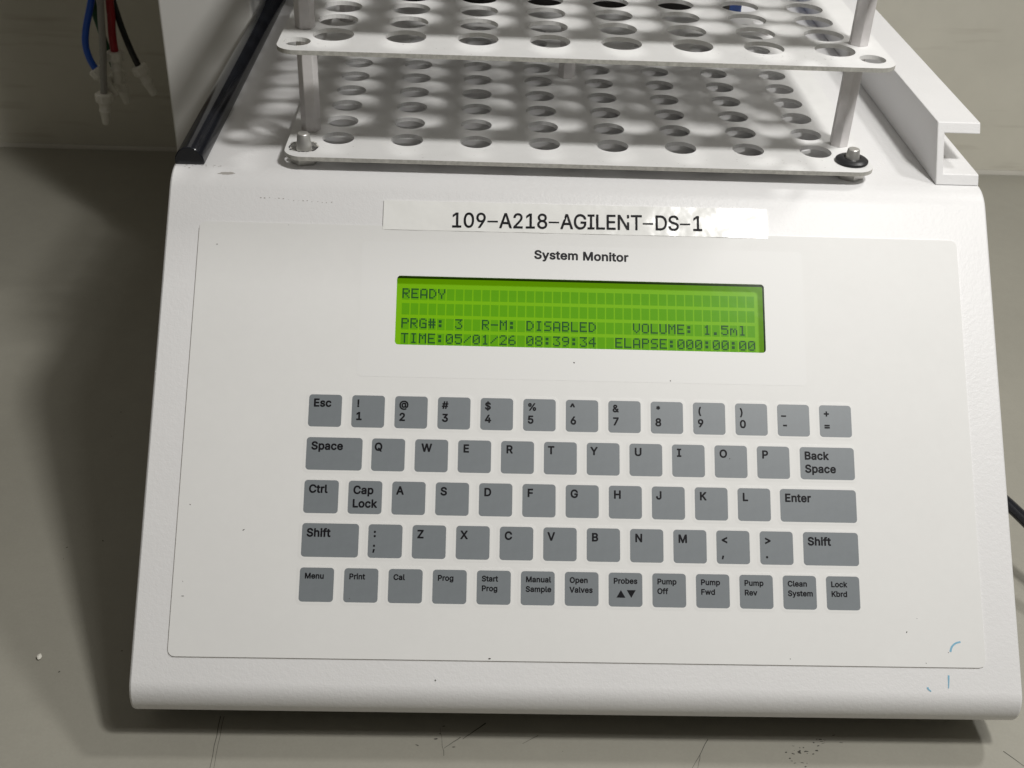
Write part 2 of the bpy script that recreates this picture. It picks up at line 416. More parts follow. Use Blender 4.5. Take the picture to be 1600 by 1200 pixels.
GLYPHS_BOLD = """\
!196|88,-32 116,-31 127,-28 138,-21 149,-12 158,-1 167,12 170,26 170,57 166,71 155,88 146,97 132,107 124,111 108,114 94,115 74,111 49,97 40,88 31,74 26,60 24,49 24,32 28,15 41,-6 50,-15 69,-27|62,132 135,132 148,140 156,154 161,510 159,518 154,526 146,533 138,536 58,536 44,528 36,515 36,326 38,307 39,160 40,151 46,141 55,135
#440|54,-26 66,-29 116,-29 127,-26 137,-18 142,-10 145,1 163,109 166,112 174,112 224,112 230,110 214,7 214,-7 221,-19 231,-26 241,-29 291,-29 304,-26 316,-18 322,-7 342,110 346,112 396,113 407,118 416,127 420,138 426,168 427,199 419,212 408,219 396,221 364,221 360,224 369,279 371,286 374,288 424,288 432,291 441,297 446,304 450,315 457,365 456,374 453,382 446,389 438,395 430,396 394,396 389,399 405,507 402,521 391,533 377,537 327,537 316,535 308,530 302,524 297,512 277,398 271,396 216,396 210,399 210,401 226,499 226,510 223,521 213,532 202,537 149,537 138,535 127,528 119,515 99,399 94,396 44,396 33,390 24,381 20,371 14,340 13,310 21,297 32,290 44,288 77,288 80,286 80,277 71,226 69,221 66,221 13,220 -1,212 -6,204 -11,193 -17,160 -18,138 -11,124 2,114 10,112 46,112 51,110 36,1 37,-7 41,-15 46,-22|185,221 182,224 182,229 191,284 194,287 258,287 259,285 258,276 252,238 249,224 246,221
$447|198,-101 246,-102 258,-97 265,-90 271,-79 272,-38 273,-35 291,-31 335,-15 380,13 411,49 422,71 431,93 436,126 435,168 431,185 419,215 402,238 377,261 357,274 316,294 274,307 272,312 273,415 277,416 285,412 299,399 309,368 316,359 324,352 338,349 399,349 408,350 416,354 424,362 428,371 429,390 422,424 401,465 369,499 330,524 302,534 274,541 272,546 272,585 270,593 265,601 258,608 249,611 241,612 202,612 194,610 185,606 179,599 174,590 174,543 172,540 132,527 119,521 85,500 58,472 48,460 30,424 24,379 25,354 32,318 38,307 63,272 71,264 110,237 124,230 163,216 173,210 174,96 172,90 169,90 158,96 146,107 138,121 130,149 124,157 116,163 105,166 38,166 30,164 21,159 14,151 10,143 10,126 18,88 40,43 75,7 119,-19 173,-35 175,-82 185,-95|274,88 272,90 272,104 272,176 274,180 287,176 299,169 308,162 313,151 316,140 313,124 303,107 294,98|166,343 155,352 147,362 145,379 146,388 154,401 163,411 171,416 174,410 174,346 171,341
%676|487,-38 513,-38 544,-33 569,-21 594,-1 605,13 617,35 626,60 629,85 629,129 626,157 617,182 603,207 582,227 560,240 535,250 505,254 469,250 458,247 432,235 410,218 402,209 384,182 375,157 372,132 372,85 375,60 385,32 398,10 408,-1 435,-22 463,-34|123,-26 135,-29 194,-28 207,-24 219,-12 563,490 567,501 566,515 562,524 555,531 546,536 538,537 480,537 466,532 457,524 110,20 106,10 106,-7 112,-18|499,65 491,69 485,79 482,93 482,118 485,135 490,146 494,149 502,150 510,148 516,138 521,107 518,85 513,71 508,66|146,257 182,254 213,258 246,273 267,290 277,301 291,324 301,351 304,379 304,424 301,449 292,474 275,501 258,518 241,530 210,542 180,546 160,545 138,541 105,527 76,501 59,474 50,449 47,421 47,376 50,351 59,324 78,296 102,275 133,260|169,359 163,363 159,374 155,404 158,424 162,435 167,440 177,443 187,438 192,426 194,410 193,376 185,361 177,357
&448|182,-35 219,-34 246,-30 282,-20 324,0 344,-21 358,-28 438,-29 446,-27 458,-19 464,-10 466,-1 465,10 461,18 405,88 425,135 434,179 435,226 429,240 421,247 410,252 352,252 341,250 330,243 323,232 320,224 318,199 316,196 310,201 263,260 312,304 331,329 342,351 351,376 352,404 351,424 347,443 336,468 310,503 277,526 249,536 230,540 166,540 132,530 119,523 95,507 82,495 67,474 50,438 47,407 47,379 50,360 60,332 92,282 92,279 66,257 43,235 24,207 9,171 5,140 6,124 12,85 30,46 58,14 77,-1 102,-16 144,-31|185,76 177,77 160,82 144,92 134,104 128,121 128,140 132,154 148,174 166,188 169,187 174,181 247,93 246,90 238,86 219,79 201,76|188,353 173,374 168,385 166,399 168,410 174,421 182,427 199,432 213,429 224,424 228,418 232,407 231,396 225,385 216,373 192,354
(273|172,-124 241,-123 249,-119 257,-112 261,-104 263,-96 261,-82 221,12 202,71 188,124 180,196 183,254 188,299 202,362 223,429 240,476 263,529 263,546 259,554 249,563 235,568 180,568 169,566 155,557 146,543 123,499 92,415 81,374 73,332 64,271 60,218 64,149 70,104 82,51 101,-7 126,-62 154,-112 160,-119
)273|34,-124 102,-124 113,-119 122,-110 152,-54 180,18 190,46 201,90 210,149 213,218 210,271 201,335 184,404 169,451 144,512 120,557 110,564 99,568 32,567 19,559 13,551 10,543 12,524 37,468 54,418 71,359 85,299 93,215 91,162 83,115 74,79 58,26 30,-43 10,-85 10,-101 14,-110 22,-118
*453|195,196 255,196 269,203 274,210 278,221 277,268 280,273 325,246 341,245 352,248 364,260 383,293 389,307 389,324 382,335 374,342 335,362 332,365 377,390 383,396 389,404 391,415 389,426 366,468 360,476 349,484 341,486 330,486 319,482 280,458 277,462 279,507 277,518 269,530 255,537 199,537 191,535 181,529 175,521 172,512 174,462 171,458 127,485 110,486 99,482 92,476 85,468 65,432 61,421 63,404 70,393 119,365 116,362 75,340 67,332 62,324 61,312 63,301 85,263 92,254 102,247 110,245 121,245 130,247 171,273 174,271 174,268 172,226 173,218 180,204 188,199
+453|187,7 199,4 258,5 269,9 278,18 282,26 283,32 283,138 285,143 394,144 401,146 409,151 418,165 418,232 412,243 405,250 394,254 288,255 283,257 282,371 274,384 260,392 194,392 182,388 174,379 170,371 169,362 169,262 168,257 166,255 55,254 42,246 34,232 33,168 38,157 46,148 55,144 63,143 163,143 169,140 169,32 174,18 180,12
,188|28,-146 41,-148 91,-147 103,-140 111,-129 165,62 165,76 161,85 155,92 146,97 135,99 63,99 49,92 41,82 36,60 10,-110 10,-124 13,-132 19,-140
-453|109,160 344,160 357,168 365,182 366,240 364,254 358,262 352,268 344,272 335,273 119,273 105,271 94,264 87,251 86,190 87,179 92,171 99,164
.188|86,-32 102,-32 116,-30 127,-26 141,-18 150,-10 160,4 168,24 169,43 168,60 160,78 151,90 141,99 124,110 108,114 88,115 71,111 63,108 49,99 40,90 29,76 25,68 22,54 22,32 25,15 38,-6 47,-15 60,-24 74,-30
0453|216,-35 246,-34 291,-26 337,-1 366,26 383,46 411,101 423,143 432,201 432,307 426,351 411,407 385,460 355,493 344,504 332,512 288,536 238,543 210,543 163,535 113,508 73,465 42,407 31,371 22,321 19,265 22,193 29,149 42,101 71,46 109,4 127,-8 166,-27|213,82 199,86 181,99 166,118 152,151 141,204 139,240 139,268 142,307 150,349 152,357 166,390 181,410 188,416 205,425 227,430 249,425 269,414 289,388 302,354 310,314 315,251 312,207 305,166 302,154 287,118 271,98 252,85 227,80
1453|65,-26 80,-29 388,-29 396,-28 405,-24 412,-18 417,-10 419,1 419,60 416,68 409,76 399,83 391,84 310,85 305,88 304,507 303,515 299,524 294,530 285,535 274,537 202,537 186,535 74,455 65,446 60,438 58,424 59,354 66,340 78,332 91,330 102,334 177,388 180,390 182,388 183,382 182,88 177,85 74,84 66,82 56,76 49,66 47,57 47,-1 52,-15 58,-22
2453|54,-26 69,-29 388,-29 396,-28 405,-24 411,-18 416,-10 418,1 418,60 412,74 402,82 391,85 227,85 221,88 288,160 361,243 380,271 396,304 406,338 410,371 407,404 403,424 392,449 382,465 358,495 316,524 277,539 252,542 221,545 174,539 130,522 100,501 85,488 65,462 57,449 42,410 38,362 39,354 44,346 52,339 60,335 127,334 132,335 141,339 149,346 154,354 160,387 171,408 186,421 208,429 224,430 241,429 258,423 271,415 282,404 286,396 291,368 288,351 283,338 272,318 253,293 40,62 36,46 36,-4 43,-18
3453|202,-35 230,-35 271,-31 324,-13 363,14 389,43 402,65 415,96 421,135 420,162 415,196 397,235 389,246 360,277 321,302 287,312 284,315 388,435 397,449 400,462 399,515 391,528 377,536 71,537 63,536 55,532 46,524 42,515 42,449 48,435 58,426 69,423 216,423 221,423 224,421 140,324 132,312 129,301 130,243 138,229 152,221 188,220 235,215 260,208 277,197 291,179 299,157 299,143 297,126 290,110 279,99 267,90 244,82 219,79 191,82 171,89 152,103 144,116 137,138 132,147 124,155 113,160 38,160 30,156 22,149 18,140 16,129 23,88 35,60 49,38 77,10 105,-8 127,-19 163,-31
4453|273,-26 285,-29 341,-29 352,-27 360,-22 367,-15 372,-4 372,74 377,76 410,77 421,79 434,88 441,101 441,165 435,179 427,186 419,190 377,191 372,193 372,321 369,329 363,337 349,346 280,346 269,342 259,332 255,324 254,318 254,196 252,191 166,191 160,193 335,493 338,510 333,524 321,534 308,537 244,537 232,533 224,526 15,174 12,165 11,157 12,99 19,86 30,79 44,77 252,76 254,71 255,-7 261,-18
5453|207,-35 241,-34 280,-28 319,-12 332,-4 366,23 391,57 400,74 412,107 419,160 418,190 415,212 407,240 394,265 366,306 335,332 302,349 280,356 269,359 235,362 210,361 174,354 171,354 170,357 177,418 180,423 366,423 374,425 385,432 391,440 394,449 394,512 391,521 385,528 371,536 96,537 88,536 80,531 72,524 68,515 39,262 39,249 43,238 52,229 60,225 108,219 130,218 141,220 160,232 186,243 213,248 235,245 260,236 274,225 287,207 294,190 299,160 296,140 287,118 277,103 263,92 241,82 224,79 208,80 188,86 181,90 173,96 160,110 155,120 150,138 146,146 138,154 130,158 116,159 55,158 42,151 34,140 32,132 32,118 39,82 60,43 82,17 96,4 132,-17 171,-31
6453|213,-35 244,-34 277,-31 308,-19 330,-8 363,18 389,51 397,65 412,104 418,157 415,190 408,221 400,243 392,260 366,292 332,319 288,337 255,341 246,343 246,346 347,496 349,507 347,518 339,529 327,536 249,537 238,534 229,526 119,365 76,299 51,246 39,204 36,174 36,154 41,107 58,63 76,35 91,17 132,-12 171,-28|216,79 208,80 188,89 171,104 165,115 157,135 155,154 155,174 165,201 174,214 188,225 210,234 227,235 244,234 269,222 279,212 286,201 296,176 297,157 296,138 286,112 277,99 266,90 244,80 227,78
7453|87,-26 99,-29 169,-28 181,-24 192,-12 418,438 419,512 414,524 405,533 396,536 385,537 63,537 55,536 46,532 36,521 33,507 33,449 39,435 52,425 63,423 269,423 275,421 71,12 69,1 71,-10 77,-19
8453|212,-35 246,-34 280,-31 291,-28 330,-15 369,9 400,43 406,51 423,88 429,129 429,146 426,171 414,207 395,238 364,268 366,273 380,288 385,296 403,332 406,346 410,368 410,390 406,418 400,438 386,465 366,489 352,502 327,519 305,530 277,539 241,543 210,543 177,539 138,526 96,500 74,476 62,460 47,424 41,385 42,368 48,335 51,326 68,293 88,271 88,268 58,237 40,210 28,176 24,143 24,124 28,93 32,79 50,46 84,10 114,-10 132,-19 171,-31|219,79 199,81 180,87 163,98 156,104 149,118 146,126 145,140 149,160 156,174 166,185 180,195 188,198 205,204 224,205 246,204 263,199 285,186 298,171 304,157 307,143 304,121 297,107 291,100 274,88 246,80|210,321 194,326 185,331 177,337 170,346 164,362 163,376 164,390 170,404 177,413 185,419 210,429 241,429 263,422 274,414 281,407 288,390 289,376 288,362 283,349 271,334 252,323 227,319
9453|120,-26 132,-29 202,-29 213,-26 223,-18 328,135 374,207 400,260 412,296 418,346 415,382 412,401 408,412 391,451 364,488 330,516 313,524 277,538 238,543 199,542 169,536 127,519 94,493 82,481 60,451 42,407 36,360 39,307 43,290 60,251 85,217 121,190 166,172 202,168 207,165 104,12 102,1 104,-10 110,-19|219,274 205,276 188,284 177,293 168,304 158,329 155,346 155,360 158,374 164,393 174,407 186,418 210,429 227,430 244,429 266,419 279,407 286,396 296,371 297,351 296,332 287,307 277,293 266,284 252,278 238,274
:188|86,-32 102,-32 116,-30 127,-26 141,-18 150,-10 160,4 168,24 169,43 168,60 160,78 151,90 141,99 124,110 108,114 88,115 71,111 63,108 49,99 40,90 29,76 25,68 22,54 22,32 25,15 38,-6 47,-15 60,-24 74,-30|86,243 102,243 116,245 127,249 141,257 150,265 160,279 168,299 169,318 168,335 160,354 152,365 139,376 124,386 110,389 80,389 66,386 52,377 41,368 29,351 25,343 22,329 22,307 25,290 38,269 47,260 60,251 74,245
;188|28,-146 41,-148 91,-147 103,-140 111,-129 165,62 165,76 161,85 155,92 146,97 135,99 63,99 49,92 41,82 36,60 10,-110 10,-124 13,-132 19,-140|94,243 110,243 124,245 135,249 149,257 159,265 168,279 176,299 177,326 174,340 169,351 160,365 151,374 132,386 119,389 88,389 77,387 63,379 52,371 43,360 34,346 31,332 30,310 33,293 37,282 45,271 52,262 69,251 82,245
<453|373,-10 385,-12 396,-11 408,-4 416,10 416,85 410,99 402,106 394,111 221,193 212,199 214,201 396,288 408,296 413,304 416,312 416,388 408,402 399,408 391,410 371,408 69,255 52,246 44,239 38,229 36,218 37,171 41,162 49,154
=453|62,71 77,68 388,69 400,76 409,90 410,107 409,160 405,168 396,177 388,181 380,182 66,181 58,177 50,171 45,162 43,154 44,90 50,79|62,218 77,216 388,217 400,224 409,238 409,307 401,321 394,326 385,329 66,329 58,325 50,318 45,310 43,301 44,238 50,226
>453|59,-12 71,-13 80,-11 402,153 411,162 415,176 415,221 414,229 409,238 402,245 394,249 80,408 74,410 63,411 49,406 40,396 36,379 36,315 37,307 44,297 55,289 238,202 241,199 235,194 58,110 42,99 38,90 36,82 36,12 38,6 44,-3 52,-10
@676|324,-162 369,-163 413,-160 482,-145 513,-135 524,-126 531,-112 531,-96 519,-57 514,-46 508,-38 496,-32 474,-33 408,-51 385,-54 355,-56 302,-52 258,-41 219,-22 186,4 163,33 143,76 132,118 127,165 128,193 130,226 144,282 162,321 188,354 216,378 246,394 291,407 302,410 349,413 391,410 404,407 438,397 456,388 477,375 500,354 521,325 528,312 539,290 547,260 552,210 551,171 548,140 541,110 535,98 527,91 516,90 510,92 507,96 503,112 502,335 499,346 491,357 480,362 466,363 416,363 399,357 371,367 358,370 332,371 308,370 282,366 252,352 240,346 216,325 201,310 182,279 164,232 160,185 164,129 177,85 202,43 235,11 271,-8 285,-12 324,-16 366,-12 399,3 419,17 441,0 469,-11 516,-18 552,-15 563,-12 596,5 625,35 644,71 654,101 659,132 664,215 659,276 644,329 617,385 582,428 535,468 482,497 441,511 405,517 363,521 335,521 291,517 258,511 208,497 149,467 102,428 63,379 33,318 22,279 14,232 11,176 14,126 23,74 34,35 48,4 63,-24 88,-57 105,-76 147,-110 202,-138 213,-142 260,-155 302,-162|321,96 308,99 296,106 288,116 281,129 272,165 272,201 280,228 287,240 298,251 313,259 338,262 355,259 369,254 377,248 383,238 390,212 393,188 391,157 383,126 377,114 367,104 349,96
A480|6,-26 19,-29 82,-29 94,-27 104,-21 114,-7 155,109 160,113 321,112 324,110 329,99 365,-4 371,-15 379,-24 388,-28 396,-29 463,-29 478,-24 484,-18 489,-10 491,1 489,15 308,507 300,524 288,534 274,537 199,537 185,532 179,526 173,518 -11,12 -12,1 -10,-10 -4,-19|199,227 198,229 199,237 238,349 241,347 243,340 281,229 274,227
B456|51,-26 66,-29 252,-29 310,-24 352,-10 390,12 402,24 426,54 440,88 445,118 446,149 443,179 430,212 421,226 408,245 382,268 412,304 423,335 427,371 423,412 419,426 408,454 402,462 376,493 344,517 302,531 288,534 249,537 60,537 46,533 35,521 33,515 32,504 32,-1 33,-7 37,-15 42,-21|158,86 155,90 155,99 155,196 158,201 249,202 271,199 288,193 298,188 308,180 317,168 324,151 325,135 321,118 311,104 307,101 285,91 238,85|158,313 155,317 155,326 155,415 155,421 158,423 235,423 271,418 291,408 301,393 306,371 304,354 292,335 277,324 255,316 230,313
C510|252,-35 299,-34 344,-25 385,-7 416,12 449,42 475,79 490,112 500,151 500,165 496,173 491,180 480,187 402,187 392,182 384,174 367,135 355,118 341,106 324,96 305,88 280,83 269,82 232,87 200,101 174,124 152,157 138,199 133,243 133,262 138,310 152,351 166,374 174,385 200,407 230,421 266,426 296,423 319,416 338,405 355,391 372,365 382,336 391,327 402,321 477,321 491,328 499,341 500,360 489,399 472,435 447,468 421,493 385,517 346,533 305,542 235,542 213,539 182,531 132,507 99,480 68,446 43,404 25,360 17,321 14,293 11,254 14,215 17,188 25,149 43,104 68,62 101,26 138,-1 182,-22 216,-31
D502|51,-26 66,-29 227,-29 277,-25 313,-16 366,6 402,31 436,68 452,93 461,110 476,149 487,204 491,243 490,268 487,310 479,354 459,404 424,456 419,463 369,503 316,525 280,534 238,537 60,537 46,533 35,521 33,515 32,504 32,-1 33,-7 37,-15 42,-21|158,86 155,88 155,93 155,421 160,423 219,423 269,417 305,402 321,388 332,378 353,346 365,304 369,254 366,207 352,162 330,128 303,107 274,95 260,91 208,85
E419|51,-26 66,-29 374,-29 388,-26 399,-15 403,-7 404,1 404,60 398,74 385,83 374,85 160,85 155,88 155,93 155,193 155,199 158,201 358,201 369,206 376,212 382,224 383,235 382,293 374,306 363,313 349,315 158,315 155,321 155,421 160,423 369,423 382,426 395,438 399,446 400,451 399,515 393,526 385,533 377,536 366,537 63,537 55,536 46,533 35,521 33,515 32,504 32,-1 33,-7 37,-15 42,-21
F410|51,-26 63,-29 130,-28 144,-22 152,-10 154,4 155,185 155,190 158,192 349,193 360,197 370,207 374,218 374,282 368,296 356,304 341,307 158,307 155,312 155,418 155,421 160,423 366,423 380,426 392,438 396,446 397,451 396,515 390,526 382,533 374,536 363,537 63,537 55,536 46,533 35,521 33,515 32,504 32,-1 33,-7 37,-15 42,-21
G520|254,-35 288,-34 338,-27 394,-5 438,28 474,73 480,85 498,129 507,199 506,262 499,275 488,282 474,284 277,283 263,276 255,262 254,199 257,188 266,177 280,171 380,169 379,160 370,138 364,129 351,112 327,95 299,85 271,82 232,88 213,95 199,102 171,127 152,157 138,199 133,243 133,265 138,310 152,351 173,385 199,407 230,421 260,426 282,426 308,419 327,411 338,403 349,393 364,374 383,335 391,326 402,321 480,321 493,329 501,343 501,362 495,388 475,429 452,462 421,492 391,513 355,530 308,542 266,545 216,540 174,528 132,508 102,485 91,474 65,443 51,421 41,401 28,368 23,351 14,310 11,254 14,199 25,149 44,101 71,57 103,24 132,1 144,-5 180,-22 216,-31
H517|51,-26 63,-29 130,-28 144,-22 152,-10 154,4 155,196 155,201 160,204 360,203 363,201 363,196 363,1 367,-12 377,-24 385,-28 394,-29 460,-28 471,-24 480,-17 485,-7 486,1 486,507 484,518 474,531 466,535 458,537 391,537 377,532 367,521 363,507 363,324 363,321 358,318 158,318 155,324 154,507 151,521 141,532 132,536 124,537 58,537 46,533 38,525 33,515 32,507 32,1 33,-7 37,-15 42,-21
I300|20,-26 35,-29 266,-29 274,-28 282,-24 290,-18 295,-10 297,1 297,60 290,74 282,81 274,85 216,85 211,88 211,90 211,418 213,423 216,423 274,424 285,430 294,440 297,451 297,512 290,526 278,535 263,537 32,537 24,536 16,532 9,526 4,518 2,507 2,451 4,443 10,433 24,424 85,423 88,423 90,418 90,90 90,88 85,85 24,84 13,78 7,71 3,62 2,54 2,-1 7,-15 13,-22
J396|175,-35 205,-34 255,-25 307,7 317,15 341,46 348,60 360,90 366,149 366,507 364,515 361,524 352,532 344,536 266,536 252,528 244,515 243,151 238,115 226,96 210,85 185,80 160,84 146,93 132,115 127,146 125,182 118,193 108,200 96,202 27,201 13,193 5,179 5,129 11,88 27,49 46,22 63,6 113,-24
K467|51,-26 63,-29 127,-29 141,-24 149,-15 153,-7 154,1 155,154 160,162 194,196 196,196 201,190 346,-15 355,-23 363,-27 371,-29 446,-29 460,-26 472,-15 476,-7 477,1 476,10 472,18 282,285 284,290 466,485 472,496 474,510 469,524 461,532 452,536 435,537 363,537 355,536 347,532 330,515 158,329 155,335 154,507 153,515 149,524 144,530 135,535 116,537 58,537 46,533 37,524 33,515 32,507 32,1 33,-7 37,-15 42,-21
L393|51,-26 66,-29 363,-29 372,-26 382,-19 389,-10 390,-1 390,62 382,76 371,83 360,85 160,85 155,88 154,507 152,518 146,527 136,535 127,537 55,536 41,528 35,521 32,512 32,-1 33,-7 37,-15 42,-21
M628|51,-26 63,-29 127,-28 141,-20 149,-7 150,243 152,254 257,-7 264,-18 271,-24 280,-28 288,-29 344,-29 358,-24 366,-15 372,-4 471,248 473,246 474,238 474,4 476,-10 482,-18 488,-24 502,-29 569,-29 577,-27 588,-20 596,-7 597,10 597,507 595,518 588,528 577,535 569,537 477,537 463,534 452,524 446,512 316,174 313,175 310,182 194,482 176,524 163,535 149,537 60,537 52,535 41,528 34,518 32,507 32,1 33,-7 37,-15 42,-21
N523|51,-26 63,-29 130,-28 136,-26 145,-21 153,-7 155,7 153,307 155,309 366,-19 377,-27 385,-29 460,-29 474,-26 485,-17 491,-7 491,1 491,507 490,518 480,531 471,535 463,537 396,537 389,535 381,529 372,515 371,210 369,199 158,528 146,535 138,537 63,537 49,534 38,525 33,515 32,507 32,1 33,-7 37,-15 42,-21
O533|252,-35 280,-35 316,-31 355,-22 399,0 430,24 464,60 488,99 508,149 519,201 522,254 517,318 509,357 496,393 487,412 469,440 459,454 432,482 396,510 349,531 321,539 296,543 255,543 232,542 213,539 180,530 132,507 99,480 68,446 43,404 25,360 17,321 14,293 11,254 14,215 17,188 25,149 43,104 68,62 101,26 138,-1 182,-22 216,-31|252,85 232,87 202,100 171,127 152,157 138,199 132,254 139,312 152,351 173,385 196,405 205,410 232,421 269,426 302,421 332,408 362,382 381,351 396,307 401,254 396,201 381,157 360,124 332,101 305,89 269,83
P445|51,-26 63,-29 127,-29 141,-24 149,-15 153,-7 154,1 155,151 158,157 244,157 294,163 310,167 349,183 380,207 389,215 414,249 430,290 434,310 438,354 431,401 416,443 394,474 380,488 349,510 335,517 299,530 246,537 60,537 46,533 35,521 33,515 32,504 32,-1 33,-7 37,-15 42,-21|160,271 155,274 155,276 155,421 160,423 230,423 258,421 282,413 297,401 307,388 312,374 315,346 311,318 306,307 296,293 282,282 258,274 227,271
Q533|395,-76 471,-76 487,-68 495,-54 495,-40 492,-32 444,35 446,40 466,63 491,104 508,149 517,190 521,232 521,279 517,318 505,368 487,412 461,451 430,485 405,505 385,516 349,531 321,539 296,543 255,543 232,542 213,539 180,530 132,507 96,478 66,443 43,404 28,368 17,321 11,254 17,188 26,146 43,104 68,62 101,26 133,1 180,-22 216,-31 238,-34 260,-35 291,-34 319,-31 346,-25 380,-67 388,-74|252,85 232,87 202,100 171,127 152,157 138,199 132,254 139,312 152,351 173,385 196,405 205,410 232,421 269,426 302,421 332,408 362,382 381,351 396,307 401,254 396,201 381,157 369,138 363,141 335,178 321,186 246,187 235,184 226,176 220,165 220,146 227,135 262,88 263,85 260,84
R449|51,-26 63,-29 127,-29 141,-24 151,-12 154,1 155,165 155,168 160,170 224,170 230,167 326,-12 338,-24 346,-28 355,-29 427,-29 441,-24 452,-12 455,-1 453,15 359,188 356,196 385,218 398,232 417,260 430,293 434,307 438,346 434,396 431,410 417,443 397,474 385,488 349,513 302,531 288,534 249,537 60,537 46,533 35,521 33,515 32,504 32,-1 33,-7 37,-15 42,-21|160,285 155,288 155,290 155,415 155,421 158,423 235,423 260,421 282,414 300,401 308,390 311,382 316,351 313,332 310,321 306,312 299,303 282,293 252,285
S447|188,-35 232,-37 274,-34 291,-31 338,-14 380,12 402,38 414,54 431,93 435,124 436,146 435,171 431,185 418,215 405,234 391,249 371,265 321,291 221,321 177,337 163,345 156,351 147,365 145,376 146,388 154,401 163,411 180,421 196,426 224,429 258,424 285,412 299,398 313,362 319,356 327,351 338,349 402,349 413,352 422,360 427,368 429,379 423,421 399,467 369,499 335,521 321,527 282,539 241,543 199,543 171,539 124,524 85,500 56,471 48,460 32,426 28,410 24,368 31,321 41,302 59,276 69,265 110,237 124,230 177,210 238,193 285,177 306,162 313,151 316,140 313,124 305,109 296,100 274,87 246,80 224,79 205,80 183,85 158,96 146,107 139,118 133,140 128,151 121,159 110,165 35,165 24,161 14,151 10,143 10,132 18,88 40,43 60,21 79,4 119,-19 160,-31
T449|184,-26 196,-29 260,-28 274,-22 284,-10 286,4 286,421 291,423 421,423 435,430 442,438 446,449 446,510 441,524 435,530 427,535 413,537 35,537 27,536 19,533 11,526 6,518 4,507 5,449 9,438 19,428 27,424 32,423 158,423 163,423 165,421 165,-1 166,-7 170,-15 175,-21
U517|235,-35 260,-37 321,-31 377,-10 410,12 427,26 458,65 475,104 482,132 486,171 486,507 485,515 481,524 474,531 466,535 455,537 391,537 377,531 367,518 365,504 365,193 360,151 350,126 337,110 323,99 313,93 291,85 260,82 227,85 205,93 196,97 182,107 169,125 157,151 152,185 152,507 149,521 141,531 130,536 63,537 55,536 46,533 39,526 34,518 32,504 32,168 39,112 60,65 90,26 99,17 135,-8 146,-14 196,-31
V480|193,-26 205,-29 282,-28 296,-22 306,-10 490,496 491,507 489,518 484,526 474,534 460,537 394,537 380,532 371,524 359,496 244,160 241,156 238,160 115,510 108,524 99,532 88,537 19,537 10,536 2,532 -5,526 -10,518 -12,504 -8,488 160,35 176,-10 182,-19
W686|145,-26 158,-29 232,-28 246,-24 256,-12 262,4 335,276 341,294 344,296 349,281 423,4 431,-15 441,-24 449,-28 458,-29 532,-28 544,-25 552,-18 558,-9 562,4 695,490 698,504 697,515 688,529 679,535 669,537 605,537 591,534 579,524 573,510 494,203 491,204 485,224 412,504 406,521 396,532 382,537 308,537 299,536 291,532 282,524 276,510 199,216 194,202 190,207 118,490 108,521 96,533 88,536 80,537 16,537 8,535 -4,528 -10,518 -12,510 -11,499 -8,485 125,-1 133,-18
X474|9,-26 21,-29 88,-29 99,-27 110,-21 119,-12 203,107 232,153 235,156 238,157 355,-12 366,-24 374,-28 382,-29 452,-29 465,-26 477,-18 482,-9 484,-1 483,10 480,18 312,262 469,491 472,499 473,512 470,521 463,529 452,536 441,537 374,537 366,536 357,532 348,524 238,364 235,366 133,518 121,532 113,536 105,537 32,537 21,535 9,526 4,518 2,510 3,499 7,490 156,274 164,260 -5,18 -9,7 -8,-7 -2,-18
Y472|193,-26 205,-29 271,-28 285,-22 295,-10 297,1 298,199 481,496 482,507 481,518 474,528 464,535 452,537 382,537 371,535 361,529 349,512 239,332 235,329 118,521 110,530 102,535 94,537 16,537 2,532 -5,526 -10,518 -11,504 -7,490 174,199 175,-1 179,-15 185,-22
Z438|31,-26 46,-29 396,-29 405,-28 413,-24 423,-15 427,-7 427,-1 427,60 421,74 408,83 396,85 182,85 176,88 422,449 425,460 424,512 420,524 411,532 402,536 391,537 41,537 27,534 16,524 12,515 11,507 11,449 17,435 30,425 41,423 255,423 261,421 259,415 18,62 14,54 13,46 14,-4 20,-18
^327|17,251 30,249 88,249 99,251 107,257 116,268 163,370 166,368 173,354 212,268 218,260 224,254 232,250 241,249 299,249 313,253 321,261 327,274 325,293 227,499 220,510 215,515 202,521 127,521 116,518 106,510 84,468 1,290 -1,279 1,268 8,258
_319|-10,-82 5,-84 324,-83 338,-76 346,-62 346,7 342,15 335,22 327,27 316,29 -6,28 -15,24 -23,15 -27,7 -28,-1 -27,-62 -21,-74
a389|130,-35 146,-37 169,-37 196,-34 224,-27 249,-14 252,-14 263,-24 274,-28 338,-29 352,-24 358,-18 364,-10 366,4 366,257 362,293 350,329 330,360 305,383 274,399 238,409 205,412 166,411 146,409 121,402 88,388 60,368 32,338 15,304 13,293 14,285 18,276 25,268 41,260 94,246 108,247 116,251 123,257 133,274 144,285 158,293 172,299 191,302 210,301 227,295 235,289 241,282 246,262 244,260 241,258 163,247 116,239 88,230 66,219 44,205 34,196 18,176 10,157 3,129 2,99 7,65 24,29 49,0 77,-19 102,-28 119,-33|155,76 144,79 132,84 124,93 122,99 122,107 125,118 131,124 146,132 174,138 241,148 244,148 246,146 246,135 241,118 236,107 224,93 213,85 191,77 169,74
